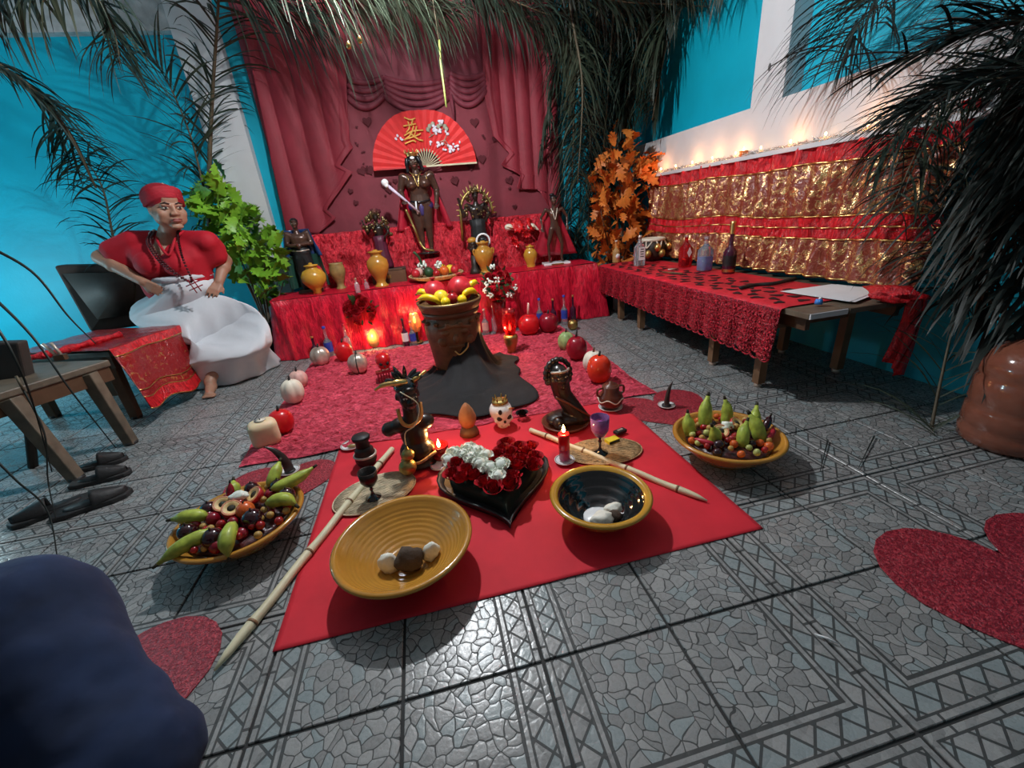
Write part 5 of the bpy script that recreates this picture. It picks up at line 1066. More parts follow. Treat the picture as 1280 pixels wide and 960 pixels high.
for sx in (-1,1):
    for sy in (-1,1): obj('leg',box((sx*.09,sy*.09,.1),(.04,.04,.2)),WHITEP,t,False)
obj('skirt',box((0,-.105,.175),(.14,.012,.05)),WHITEP,t,False)
# ================================================================ WALL BROCADE CLOTH
def wallcloth():
    yA,yB=11.0*T,3.55*T; zt=zl+.012; n=200
    bands=[(0,.13,'s'),(.13,.50,'g'),(.50,.68,'s'),(.68,1.0,'g')]
    t=thing('wall_brocade_cloth','red and gold brocade cloth banded with red satin hanging from the white ledge','cloth',(0,0,0))
    def pos(u,w):
        y=yA+(yB-yA)*u; sag=.07*math.sin(PI*((u*2.2)%1))+.0; ztop=zt-.015-.02*abs(math.sin(u*9))
        zbot=TZ+.03; ww=w+(sag*.55*(1-abs(2*w-1)) if .05<w<.98 else 0)
        z=ztop+(zbot-ztop)*ww; fold=.022*math.sin(u*120+4*nz((u*6,w*1.2,0)))+.03*nz((u*30,w*2.5,2))
        fine=.008*nz((u*90,w*20,5))
        return V((XW-.062+fold*.9+fine-.05*w,y+.01*nz((u*20,w*6,3)),z))
    for a,b,k in bands:
        m=REDFOIL if k=='s' else GOLDCLOTH
        solid(obj('satin_band' if k=='s' else 'brocade_band',grid(n,14,lambda u,v:pos(u,a+(b-a)*v)),m,t),.003,0)
    for a in (.13,.50,.59,.68,.985): obj('gold_trim',tube([pos(i/90,a)+V((-.008,0,0)) for i in range(91)],.0045,6),GOLD,t)
wallcloth()
# hanging end of the cloth at near end of the table and its bunch
def hangf(u,v): return V((6.0*T+.1*u+.02*math.sin(v*4),3.42*T+.02*math.sin(u*14)-.0,(TZ+.02)-(TZ-.07)*v*(.75+.25*u)))+V((.02*math.sin(u*20+v*3),0,0))
o=solid(obj('hanging_red_cloth',grid(24,20,hangf),REDFOIL),.004,0); tag(o,'dark red cloth tail hanging at near end of the long table behind palm leaves','cloth')
o=lump('bunched_cloth','bunched red satin heap at the near back corner of the table',onT(1118,366,.04),.06,REDFOIL,'cloth',(1.5,1.8,.5),4,rough=.6)
# tinsel garland with warm bulbs
gy=[(10.9-7.2*i/90)*T for i in range(91)]
t=thing('tinsel_light_garland','silver tinsel garland with glowing warm bulbs along the white wall ledge','garland',(0,0,0))
bm=BM(); rr=random.Random(8)
for i in range(2600):
    y=rr.uniform(3.7,10.95)*T; c=V((XW-.045+rr.gauss(0,.004),y,zl+.012+rr.gauss(0,.005))); d=V((rr.gauss(0,1),rr.gauss(0,1),rr.gauss(.3,1))).normalized()*rr.uniform(.014,.03); s=d.orthogonal().normalized()*.0025
    bm.faces.new([bm.verts.new(x) for x in (c-s,c+s,c+d)])
obj('tinsel_strands',bm,TINSEL,t,False,kind='stuff'); obj('wire',tube([V((XW-.045,y,zl+.012+.004*math.sin(i))) for i,y in enumerate(gy)],.003,5),WHITEP,t)
for i,y in enumerate([10.6,9.9,9.2,8.45,7.7,7.0,6.3,5.6,4.9,4.3]):
    o=obj('bulb',ell((XW-.05,y*T,zl+.035),(.006,.006,.009)),BULB,t); 
    if i%2==0 or i==3: lamp('bulb_light','POINT',(XW-.09,y*T,zl+.06),.5,(1,.42,.15),.01)
for px,py,lb in ((926,193,'small orange cup candle glowing on the wall ledge'),(1205,146,'red fabric flower at near end of wall ledge')):
    p=X(px,py,6.45); t=thing('ledge_ornament',lb,'ornament',V((XW-.03,p.y,zl+.0)))
    if px<1000: obj('cup',lathe([(0,0),(.02,0),(.028,.04),(.025,.04),(.018,.005),(0,.005)],20),M('orange_glass',(.9,.25,.05),.2,trans=.4),t); flame(t,.03,1)
    else: obj('petals',rose_bm(.045,4),WAXR,t,loc=(0,0,.03)); obj('calyx',ell((0,0,.012),(.02,.02,.012)),LEAFD,t)
# ================================================================ LEAFY PLANTS
def lobed_leaf(L,Wd,seed=0):
    rr=random.Random(seed); bm=BM(); n=9; pts=[]
    for i in range(n+1):
        t_=i/n; env=Wd*math.sin(PI*min(1,t_*.93+.04))**.8; k=(1.0 if i%2 else .5); pts.append((t_*L+(.06*L if i%2 else 0),env*k))
    mid=[bm.verts.new(V((0,x,-.22*x*x/L+.02*L*math.sin(x/L*PI)))) for x,_ in pts]
    for sg in (-1,1):
        ed=[bm.verts.new(V((sg*w_,x+w_*.25,-.25*x*x/L+.25*w_+rr.uniform(-.03,.03)*L))) for x,w_ in pts]
        for i in range(n):
            q=(mid[i],mid[i+1],ed[i+1],ed[i]); bm.faces.new(q if sg<0 else q[::-1])
    return bm
LG=[obj('leaf',lobed_leaf(.17,.065,k),LEAFG) for k in range(2)]; LO=[obj('leaf',lobed_leaf(.16,.06,k+5),LEAFO) for k in range(2)]
for o in LG+LO: C.objects.unlink(o)
def bush(name,label,base,poly_px,Yt,n,leaves,stem_mat,seed,s=1.0,depth=.22):
    rr=random.Random(seed); t=thing(name,label,'plant',base)
    def ins(x,y):
        c=False; j=len(poly_px)-1
        for i in range(len(poly_px)):
            a,b=poly_px[i],poly_px[j]
            if (a[1]>y)!=(b[1]>y) and x<(b[0]-a[0])*(y-a[1])/(b[1]-a[1])+a[0]: c=not c
            j=i
        return c
    xs=[p[0] for p in poly_px]; ys=[p[1] for p in poly_px]; k=0; cx=sum(xs)/len(xs); br=[]
    for k in range(9):
        while True:
            x,y=rr.uniform(min(xs),max(xs)),rr.uniform(min(ys),max(ys))
            if ins(x,y): break
        br.append(Y(x,y,Yt+rr.uniform(-.3,.3))-base)
    for b in br:
        mid=V((b.x*.35,b.y*.4,b.z*.55)); obj('branch',tube(spl([V((0,0,.05)),mid,b],5),[.012]*4+[.008]*4+[.005]*3,6),stem_mat,t)
    k=0
    while k<n:
        x,y=rr.uniform(min(xs),max(xs)),rr.uniform(min(ys),max(ys))
        if not ins(x,y): continue
        p=Y(x,y,Yt+rr.uniform(-1,1)*depth*3)-base; out=V(((x-cx)/60,-rr.random()*1.0,rr.gauss(.1,.6))).normalized()
        q=out.to_track_quat('Y','Z')@Euler((rr.gauss(0,.4),rr.gauss(0,.9),0)).to_quaternion()
        o=put(rr.choice(leaves),t,p-out*.08,rr.uniform(.7,1.2)*s); o.rotation_euler=q.to_euler(); k+=1
    return t
bush('green_leafy_plant','bright green lobed-leaf plant behind the seated woman',V((-4.75*T,11.3*T,0)),[(262,212),(290,235),(318,262),(335,285),(352,300),(362,340),(345,372),(318,368),(300,350),(288,320),(278,295),(262,285),(243,262),(238,238),(255,232)],11.4,165,LG,WOODG,3)
bush('orange_autumn_plant','orange and yellow autumn-leaf branches at corner beyond the long table',V((5.35*T,11.2*T,0)),[(770,150),(795,175),(826,182),(828,200),(808,225),(818,262),(812,290),(805,325),(770,330),(745,325),(738,300),(745,255),(742,215),(752,200),(764,180),(762,160)],11.1,230,LO,WOOD,5,.95)
# plant pots
for nm,lb,x,y,r,h in (('plant_bag','dark plastic nursery bag holding the green leafy plant',-4.75,11.3,.14,.3),('plant_pot','dark pot holding the orange autumn branches',5.35,11.2,.12,.25)):
    t=thing(nm,lb,'pot',V((x*T,y*T,0))); obj('pot_wall',lathe([(0,0),(r*.8,0),(r,h),(r*1.03,h),(r*1.0,h*.9),(0,h*.85)],24,wob=lambda a,z:1+.04*math.sin(a*7+z*20)),BLACK,t); obj('soil',lathe([(0,h*.86),(r*.98,h*.9),(0,h*.91)],16),STONE,t)
# ================================================================ PALM FRONDS
def frond(label,pts,n,L,wid,mat,seed,droop=1.0,fan=.9,group=None,stemr=.009,side=None,taper=True,clump=1,grav=1.0):
    """pts: rachis points from base to tip (metres)."""
    rr=random.Random(seed); t=thing('palm_frond',label,'palm frond',V(pts[0]),0,group); o0=V(pts[0])
    P_=[V(p)-o0 for p in spl(pts,8)]; m=len(P_); fr=frames(P_)
    obj('stem',tube(P_,[stemr*(1-.75*i/(m-1)) for i in range(m)],6),STEM,t)
    bm=BM()
    for i in range(n):
        k=(i+.5)/n; x=k*(m-1)*.985; a=int(x); f=x-a; a2=min(a+1,m-1); p=P_[a].lerp(P_[a2],f); tg=fr[a][1]
        s0=tg.cross(V((0,0,1))); s0=s0.normalized() if s0.length>.2 else V((1,0,0))
        if side is not None: s0=V(side).normalized()
        for sg in (-1,1):
            l=L*rr.uniform(.7,1.15)*(math.sin(PI*(.12+.8*k))**.5 if taper else 1)
            d=(s0*sg*fan*rr.uniform(.6,1.2)+tg*rr.uniform(.35,.8)+V((rr.gauss(0,.14),rr.gauss(0,.14),rr.gauss(.12,.16)))).normalized()
            q=p.copy(); w0=wid*rr.uniform(.7,1.2); seg=6; pv=None; wax=d.cross(V((0,0,1))); wax=wax.normalized() if wax.length>.1 else V((1,0,0)); rot=rr.uniform(-1,1); wax=(wax*math.cos(rot)+V((0,0,1))*math.sin(rot)*.8).normalized()
            dr=droop*rr.uniform(.6,1.3)
            for j in range(seg+1):
                u=j/seg; wj=w0*(.45+.9*math.sin(PI*min(1,u*.8+.1)))*(1-u)**.45+.0004
                g_=q+o0; q=V((min(g_.x,XW-.09),min(g_.y,YW-.07),min(max(g_.z,.012),ZC-.02)))-o0; cur=[bm.verts.new(q+wax*wj),bm.verts.new(q-wax*wj)]
                if pv: bm.faces.new((pv[0],pv[1],cur[1],cur[0]))
                pv=cur; q=q+d*(l/seg); d=(d+V((0,0,-1))*(.28*dr*grav*(u+.25))).normalized()
    obj('leaflets',bm,mat,t,True,kind='stuff'); return t
def Yp(pl): return [Y(a,b,c) for a,b,c in pl]
def bl(lst,**k):
    for i,(lb,pts,n,L,w_,mat) in enumerate(lst): frond(lb,Yp(pts),n,L,w_,mat,hash(lb)%1 + i*13+len(lb),**k)
# left side
frond('thick dark palm frond slanting down across bright cyan wall at upper left',Yp([(-60,50,9.5),(30,105,9.7),(85,165,10),(120,235,10.3)]),90,.42,.006,PALM,1,1.2,1.0,stemr=.03)
frond('palm frond sprouting behind the dark chair, arching leftwards',Yp([(150,345,11.5),(140,290,11.4),(128,235,11.3),(105,195,11.2)]),34,.42,.007,PALM,2,1.3,1.1,stemr=.012)
frond('upright dark palm frond rising beside the white column',Yp([(262,300,11.8),(262,200,11.7),(266,110,11.5),(272,20,11.0),(275,-60,10.5)]),58,.55,.008,PALM,3,1.5,1.2,stemr=.022)
frond('palm frond with long straight leaflets left of the white column',Yp([(258,250,11.3),(238,170,11.2),(205,95,11),(160,40,10.8)]),34,.45,.007,PALM,4,.7,.8)
frond('palm frond hanging from ceiling at top left corner',Yp([(110,-70,8.0),(60,-30,8.1),(10,-10,8.2),(-60,10,8.3)]),50,.5,.006,PALML,5,1.9,.7)
frond('palm frond hanging from ceiling above the cyan wall left of column',Yp([(60,-60,8.8),(110,-15,9.0),(140,30,9.1),(150,80,9.2)]),40,.45,.006,PALM,6,1.8,.7)
# along the top centre (ceiling) : drooping fringes
TOPC=[('palm frond drooping at ceiling over left edge of backdrop',[(250,-60,9.5),(300,-20,9.6),(345,5,9.8),(390,25,10)],69,0.65,.005,PALM),
('palm frond drooping at ceiling left of the pull chains',[(300,-90,8.6),(350,-50,8.6),(400,-20,8.7),(440,-5,8.8)],66,0.72,.005,PALML),
('palm frond drooping at ceiling right of the pull chains',[(440,-50,9.3),(480,-20,9.3),(520,0,9.4),(560,15,9.5)],81,0.55,.005,PALML),
('second palm frond drooping above the golden crown',[(420,-30,10.5),(470,0,10.5),(520,12,10.5),(575,15,10.5)],81,0.45,.005,PALML),
('palm frond drooping at ceiling above the hand fan right side',[(540,-60,10),(590,-25,10),(640,0,10),(690,20,10)],56,.5,.007,PALM),
('dense palm frond hanging over the right side drape',[(570,-20,11),(620,10,11),(670,30,11),(715,60,11)],60,.5,.008,PALM),
('dark palm frond hanging at ceiling above orange plant',[(640,-70,9.5),(710,-40,9.6),(780,-20,9.8),(850,-10,10)],64,.6,.008,PALMB),
('dark palm frond hanging over the far cyan panel',[(700,-20,10.2),(770,0,10.1),(840,5,10),(905,10,9.8)],66,.6,.007,PALM),
('palm frond hanging at the top before the white wall post',[(780,-60,8.5),(850,-40,8.4),(910,-40,8.2),(960,-50,8)],60,.5,.006,PALM)]
for i,(lb,pts,n,L,w_,mat) in enumerate(TOPC): frond(lb,Yp(pts),n,L,w_,mat,20+i,2.3,.7,stemr=.012)
frond('palm frond hanging down the right edge of the backdrop',Yp([(705,-40,11.6),(700,60,11.7),(690,120,11.8),(675,200,11.9)]),56,.4,.007,PALM,31,1.8,.8)
# hanging columns at the corner
VC=[('tall hanging palm frond against cyan corner, leftmost of the corner cluster',[(722,-40,12),(718,90,12),(716,200,12),(712,330,12)]),
('tall hanging palm frond second from left in corner cluster',[(750,-60,11.4),(745,60,11.5),(738,180,11.6),(735,320,11.6)]),
('thick hanging palm frond just left of the orange plant',[(775,-80,11),(765,40,11.3),(758,140,11.4),(748,260,11.5)]),
('thick hanging palm frond directly above the orange plant',[(800,-80,10.6),(800,20,11),(790,90,11.2),(775,170,11.4)]),
('hanging palm frond right of the orange plant before cyan panel',[(850,-80,10),(845,0,10.4),(830,70,10.6),(815,150,10.8)])]
VC+=[('hanging palm frond deep in the corner behind the orange plant',[(735,-60,12.1),(748,60,12.1),(755,160,12.1),(752,300,12.1)]),
('wide hanging palm frond high in the corner under the ceiling',[(820,-100,10.9),(810,-20,11.3),(795,60,11.6),(770,130,11.9)]),
('loose hanging palm frond over the corner, nearest the room middle',[(705,-60,10.2),(715,20,10.4),(728,110,10.5),(722,230,10.6)])]
for i,(lb,pts) in enumerate(VC): frond(lb,Yp(pts),120,.5,.0075,[PALM,PALML,PALMB][i%3],40+i,2.6,.75,stemr=.016)
# near right: big fronds with leaflets sweeping to lower left over the table
def Dp(pl): return [D(a,b,c) for a,b,c in pl]
NR=[('broad near palm frond across top right, leaflets over the second cyan panel',[(1450,-90,1.2),(1320,-60,1.3),(1190,-30,1.4),(1070,-20,1.5)],70,.5,.0035,PALM,1.2,.55),
('near palm frond arching left over the white wall at right',[(1450,20,1.2),(1330,20,1.3),(1230,35,1.4),(1120,80,1.5)],80,.42,.004,PALMB,.8,.45),
('second near palm frond low over the white wall at right',[(1450,90,1.1),(1330,90,1.2),(1220,105,1.3),(1110,150,1.4)],80,.36,.004,PALMB,.8,.45),
('near palm frond drooping over the brocade cloth at right',[(1420,60,1.3),(1300,70,1.4),(1190,110,1.5),(1090,200,1.6)],60,.42,.0035,PALM,1.9,.6),
('near palm frond hanging over near end of the long table',[(1400,40,1.5),(1270,70,1.6),(1170,150,1.7),(1110,270,1.75)],54,.45,.0035,PALML,2.2,.6),
('near dark palm frond at the right edge above the water jug',[(1420,60,1.4),(1340,150,1.5),(1280,260,1.6),(1240,380,1.7)],50,.32,.004,PALMB,1.6,.8),
('drooping palm frond tangled at upper right behind the nearer ones',[(1400,-60,2.0),(1290,0,2.05),(1180,40,2.1),(1060,90,2.1)],60,.55,.004,PALMB,1.9,.7),
('dark palm frond hanging between table end and water jug',[(1330,120,2.0),(1260,200,1.95),(1230,290,1.9),(1200,380,1.85)],46,.36,.006,PALMB,1.7,.8),
('palm frond standing on tiles by the water jug with long thin blades',[(1155,588,1.75),(1175,480,1.8),(1205,360,1.8),(1260,220,1.7)],30,.45,.003,PALML,1.2,.8)]
for i,(lb,pts,n,L,w_,mat,dr,fn) in enumerate(NR): frond(lb,Dp(pts),n,L,w_,mat,60+i,dr,fn,stemr=.008)
for i in range(5):
    frond('dark palm frond in the dense tangle at right wall, %s'%['highest','near the red flower','middle','behind the table end','lowest by the floor'][i],[V(((6.3-.05*i)*T,(2.2+.2*i)*T,(6.2-.55*i)*T)),V(((6.2)*T,(2.6+.1*i)*T,(5.0-.7*i)*T)),V((6.15*T,(2.8-.2*i)*T,max(.35,(3.6-.75*i))*T))],80,.36,.009,PALMB,80+i,1.3,1.0)
# thin bare strands at left foreground
def strand(label,pts,r,mat=None,nm='palm_strand'):
    t=thing(nm,label,'palm strand',V(pts[0])); P_=[V(p)-V(pts[0]) for p in spl(pts,8)]; n=len(P_)
    obj('blade',tube(P_,[r*(1-.8*i/(n-1))+.0008 for i in range(n)],5,flatf=.35),mat or PALMB,t); obj('sheath',tube(P_[:3],r*1.3,6),STEM,t)
strand('long thin dark strand arching across cyan wall to the left bench',Dp([(-30,300,1.6),(40,340,1.65),(85,395,1.7),(120,430,1.75)]),.006)
strand('thin dark strand from the left frame edge down to shoes',Dp([(-20,360,1.5),(40,420,1.5),(90,490,1.55),(145,560,1.65)]),.005)
strand('short thin strand lowest at the left frame edge',Dp([(-10,400,1.3),(15,440,1.3),(40,500,1.35),(65,590,1.45)]),.004)
strand('thin curved strand standing before the bench legs at left',Dp([(-20,560,1.2),(20,600,1.22),(60,640,1.25),(75,720,1.2)]),.003)
strand('thin strand crossing under the wooden bench at left',Dp([(20,470,1.4),(55,540,1.42),(60,600,1.42),(70,650,1.4)]),.003)
for i,(a,b) in enumerate((((1095,560),(1075,650)),((1118,555),(1080,655)))): o=obj('dry_blade',tube([Z(a[0]-60+i*35,a[1]-10,.01),Z(a[0]-70+i*25,a[1]+30,.006)],[.003,.001],5),PALMB); tag(o,'thin dark dry blade lying on tiles %s'%('near the table leg' if i==0 else 'further right by the palm foot'),'blade')
o=obj('white_straw_bit',tube([Z(1018,792,.006),Z(1035,798,.008),Z(1050,806,.005)],[.0015,.003,.001],6),PORC); tag(o,'tiny white sliver lying on tiles at right foreground','sliver')
o=obj('bamboo_pole',tube(Yp([(549,50,9.0),(551,80,9.0),(555,110,9.0),(558,134,9.0)]),.0065,8),M('yellow_green_bamboo',(.33,.38,.1),.45)); tag(o,'thin yellow-green bamboo rod hanging from ceiling above the fan','rod')
o2=tube(Yp([(534,-60,9.0),(541,0,9.0),(549,52,9.0)]),.004,6); obj('hanging_cord',o2,STEM,o)
# ceiling light fixture with pull chains
fx=thing('ceiling_fan_light','ceiling light fitting above the frame with two hanging pull chains','lamp',LP+V((0,0,0)))
obj('canopy',lathe([(0,.11),(.09,.11),(.1,.09),(.09,.075),(0,.075)],28),WHITEP,fx)
obj('down_rod',tube([(0,0,.11),(0,0,ZC-LP.z-.002)],.012,8),WHITEP,fx)
for k in range(3): a=2*PI*k/3+.4; obj('bulb',ell((.12*math.cos(a),.12*math.sin(a),.055),(.03,.03,.035)),BULBW,fx); obj('arm',tube([(0,0,.09),(.12*math.cos(a),.12*math.sin(a),.085)],.008,6),WHITEP,fx)
for (x,y) in ((435,53),(449,46)):
    p=Y(x,y,6.25)-LP; q=V((p.x,p.y,.09)); c=obj('pull_chain',tube([q*1,p],.003,5),PORC,fx); obj('chain_knob',lathe([(0,.0),(.009,.004),(.012,.014),(.004,.03),(0,.034)],12),GOLD,c,loc=p-V((0,0,.026)))
# ================================================================ WATER JUG
p=V((5.98*T,1.98*T,0)); t=thing('water_jug','large translucent brown plastic water jug standing on tiles at right edge','jug',p)
obj('jug_body',lathe([(0,0),(.12,0),(.14,.02),(.145,.06),(.137,.075),(.145,.09),(.145,.15),(.137,.165),(.145,.18),(.145,.27),(.137,.285),(.145,.3),(.14,.34),(.11,.39),(.05,.42),(.035,.43),(.033,.47),(0,.47)],48),JUGM,t); obj('jug_cap',lathe([(.036,.45),(.038,.48),(.03,.49),(0,.49)],20),BLUEP,t)
obj('jug_liquid',lathe([(0,.01),(.132,.02),(.132,.22),(0,.22)],32),M('dark_red_liquid',(.09,.015,.015),.3),t)
# ================================================================ LEFT BENCHES, CHAIR, SHOES
def bench(name,label,pts,z,th,legs,mat,legm,lw=.07):
    t=thing(name,label,'bench',(0,0,0)); obj('top_slab',bevel(obj('top_slab',poly([V((x*T,y*T,z-th)) for x,y in pts],(0,0,th)),mat,t,False),.006) and poly([V((x*T*1.0,y*T,z-th-.075)) for x,y in [( (a[0]*.97+sum(q[0] for q in pts)/4*.03),(a[1]*.97+sum(q[1] for q in pts)/4*.03)) for a in pts]],(0,0,.0745)),WOOD,t,False).name='apron'
    for (a,b,c,d) in legs:
        obj('leg',bevel(obj('leg',tube([V((a*T,b*T,z-th-.005)),V((c*T,d*T,0.0))],[lw*.62,lw*.5],4),legm,t,False),.005) and tube([V((c*T,d*T,0)),V((c*T,d*T,.015))],lw*.45,8),RUBBER,t).name='foot_pad'
    return t
bench('low_wooden_bench','worn dark wooden bench at left foreground with shoes beneath',[(-5.52,6.6),(-6.2,5.3),(-8.2,5.9),(-7.6,7.4)],1.4*T,.035,[(-5.72,6.35,-5.6,6.35),(-6.1,5.5,-5.75,5.35),(-7.4,7.1,-7.4,7.1),(-7.9,6.0,-7.9,6.0)],WOODG,WOODG)
bench('cloth_covered_bench','low bench covered by red brocade cloth beside the seated woman',[(-5.72,9.0),(-6.05,7.45),(-8.4,8.2),(-7.9,9.9)],1.36*T,.035,[(-5.95,8.8,-5.95,8.8),(-6.2,7.6,-6.2,7.6),(-8.1,8.4,-8.1,8.4),(-7.8,9.6,-7.8,9.6)],WOODG,WOOD)
def bcf(u,v):
    # v 0 back .. .5 front edge .. 1 hanging
    A=V((-8.1*T,8.15*T,0)).lerp(V((-7.6*T,9.75*T,0)),u); B=V((-6.02*T,7.35*T,0)).lerp(V((-5.68*T,9.05*T,0)),u)
    if v<.5: p=A.lerp(B,v*2); return V((p.x,p.y,1.37*T+.014+.008*nz((u*8,v*9,0))))
    q=(v-.5)*2; p=B+V((.02+.13*q*(1-u*.4),-.09*q*(1-u)-.02*q,0)); return V((p.x+.015*math.sin(u*10+q*2),p.y,1.37*T+.012-(.36+.06*u)*q-.015*math.sin(u*13)*q))
o=solid(obj('bench_cloth',grid(60,50,bcf),BRONZECLOTH),.003,0); tag(o,'red metallic brocade cloth hanging over the bench corner beside the white skirt','cloth')
def bce(v): return [bcf(i/30,v)+V((.005,-.003,.003)) for i in range(31)]
for v_ in (.56,.84,.9,.995): obj('gold_trim',tube(bce(v_),.0035,5),GOLD,o)
for a,b in ((.5,.56),(.9,.995)): obj('satin_edge',grid(30,4,lambda u,v:bcf(u,a+(b-a)*v)+V((.004,-.002,.004))),REDFOIL,o)
# scissors-like metal tool and rope on the bench
t=thing('metal_pliers','small rusty pliers standing on the near end of red bench cloth','tool',Z(75,450,1.4*T)); obj('handle',tube([(0,0,.02),(-.04,0,.1)],.008,6),SILVERM,t); obj('handle',tube([(0.02,0,.02),(.0,0,.1)],.008,6),SILVERM,t); obj('jaw',box((.01,0,.015),(.05,.03,.03)),WOOD,t,False)
o=obj('twisted_foil_roll',tube(spl([Z(20,450,1.4*T+.02),Z(60,443,1.4*T+.02),Z(100,432,1.4*T+.02),Z(150,418,1.4*T+.02)],5),[.02+.006*math.sin(i*1.7) for i in range(16)],8),REDFOIL); tag(o,'twisted red foil cloth roll along the back edge of the bench','cloth')
# chair behind the woman
cb_=V((-6.95*T,10.3*T,0)); t=thing('upholstered_chair','wide dark brown upholstered chair behind the seated woman','chair',cb_)
bl0,bl1,br0,br1=Y(65,332,10.7),Y(112,416,10.3),Y(175,330,11.1),Y(195,405,10.9)
def bk(off): return [p-cb_+off for p in (bl0,br0,br1,bl1)]
obj('backrest',bevel(obj('backrest',poly(bk(V((0,0,0))),(.02,.1,0)),UPH,t,False),.02,3) and poly([ (p-cb_)*1.0+V((0,-.03,0)) for p in (bl0.lerp(br1,.12),br0.lerp(bl1,.12),br1.lerp(bl0,.2),bl1.lerp(br0,.2))],(.01,.028,0)),UPH,t).name='back_cushion'
obj('seat',bevel(obj('seat',box((.1,-.12,.32),(.75,.55,.11)),UPH,t,False),.03,3) and box((.1,-.12,.237),(.7,.5,.05)),WOOD,t,False).name='seat_frame'
for sx in (-.2,.4):
    for sy in (-.32,.1): obj('leg',box((sx,sy,.106),(.05,.05,.21)),WOOD,t,False)
t=thing('armchair','dark chair back partly cut off at left frame edge','chair',V((-7.7*T,5.0*T,0))); 
a,b=Z(-30,478,.75),Z(32,428,.72); obj('backrest',bevel(obj('backrest',poly([Y(-40,430,6.2)-V((-7.7*T,5.0*T,0)),Y(22,428,6.2)-V((-7.7*T,5.0*T,0)),Y(34,478,6.2)-V((-7.7*T,5.0*T,0)),Y(-40,500,6.2)-V((-7.7*T,5.0*T,0))],(0,.06,0)),UPH,t,False),.01) and tube([Y(-30,480,6.1)-V((-7.7*T,5.0*T,0)),V((-.15,.35,0))],.022,8),DKWOOD,t).name='leg'
obj('leg',tube([Y(30,478,6.2)-V((-7.7*T,5.0*T,0)),V((.3,.35,0))],.02,8),DKWOOD,t)
# shoes
def shoe(label,px,py,rz,L=.26,flip=False,mat=RUBBER):
    p=Z(px,py,0); t=thing('slip_on_shoe',label,'shoe',p,rz)
    b=BM(); out=[(-.5,-.0),(-.47,-.13),(-.3,-.17),(0,-.15),(.25,-.19),(.42,-.15),(.5,0),(.43,.14),(.25,.18),(0,.14),(-.3,.16),(-.47,.12)]
    obj('sole',bevel(obj('sole',poly([(x*L,y*L,0) for x,y in out],(0,0,.022)),mat,t,False),.005) and lathe([(0,.0),(.3,.0),(.28,.004),(0,.005)],24),BLACK,t,loc=(-.02,0,.022)).scale=(L*.9,L*.42,1)
    def f(u,v):
        a=PI*u; x=L*(.02+.42*v); w_=L*.18*(math.sin(PI*min(1,.5+.48*v))**.6); return V((x,-w_*math.cos(a),.02+.055*math.sin(a)*(1-.55*v)))
    solid(obj('upper',grid(16,8,f),mat,t),.005,1)
shoe('black slip-on shoe under the bench, nearest with toe left',68,640,PI+.55,.27); shoe('black slip-on shoe at front right of the pair by bench',118,632,.45,.27)
shoe('dark sandal lying under the bench behind slip-ons, lower one',128,600,.2,.24); shoe('dark sandal furthest back under the bench in bluish shade',128,582,.25,.22)
# ================================================================ SEATED WOMAN
W0=V((-5.7*T,10.0*T,0)); t=thing('person','woman in red headwrap, red blouse and white skirt sitting with hands on hips','person',W0)
def L_(px,py,Yt): return Y(px,py,Yt)-W0
sh=dict(shL=L_(166,299,9.75),shR=L_(258,299,9.7),elL=L_(126,322,9.7),elR=L_(281,326,10.1),wrL=L_(178,352,9.35),wrR=L_(274,352,9.75),head=L_(209,262,9.5),neck=L_(213,290,9.75),chest=L_(214,322,9.85),waist=L_(222,350,9.9),pelvis=L_(226,382,10.0))
hd=dict(L=(L_(196,362,9.3)-L_(178,352,9.35)),R=(L_(268,362,9.6)-L_(274,352,9.75)),nL=(0,1,0),nR=(0,1,0))
b=BM(); v=sh; H=1.62
cap(v['chest'],.13,v['neck'],.07,b); cap(v['neck'],.06,v['head']+V((0,.0,-.06)),.058,b); cap(v['pelvis'],.15,v['waist'],.14,b)
cap(v['neck']+V((0,.02,-.05)),.06,v['chest']+V((0,-.065,.035)),.085,b)
for s in 'LR':
    cap(v['chest'].lerp(v['neck'],.4),.07,v['sh'+s]+V((0,0,-.02)),.058,b); cap(v['sh'+s]+V((0,0,-.02)),.058,v['el'+s],.052,b); cap(v['el'+s],.052,v['wr'+s],.031,b); ell(v['el'+s].lerp(v['wr'+s],.3),.052,b)
    hand(b,v['wr'+s],hd[s],hd['n'+s],.165,.22,1 if s=='L' else -1)
# legs under the skirt, foot showing
kn=[L_(268,405,9.15)+V((0,.12,-.13)),L_(308,400,9.35)+V((0,.1,-.12))]; an=[Z(262,478,.07)-W0+V((0,.0,0)),Z(318,452,.07)-W0+V((0,.05,0))]
for k in (0,1):
    cap(v['pelvis']+V((.1*(k*2-1),0,0)),.085,kn[k],.055,b); cap(kn[k],.053,an[k],.038,b)
    fo=V((.25,-1,0)).normalized(); cap(an[k]-V((0,0,.03)),.04,an[k]+fo*.12-V((0,0,.048)),.027,b)
    for j in range(5): sx=fo.cross(V((0,0,1)))*(j-2)*.017; q=an[k]+fo*.13+sx-V((0,0,.055)); cap(q,.012,q+fo*(.04-.005*abs(j-1)),.010,b,6)
hh=.262; P,r,f,u=headmesh(b,v['head'],V((.05,.0,1)),V((1.0,-1,-.16)),hh,1.25)
for s in (-1,1): ell(P(s*.2,.14,-.22),(.035,.035,.04),b)
o=obj('body',b,SKIN,t); remesh(o,.0085,3); face_bits(t,P,r,f,u,hh,IVORY,LIPS,HAIR,LIPS)
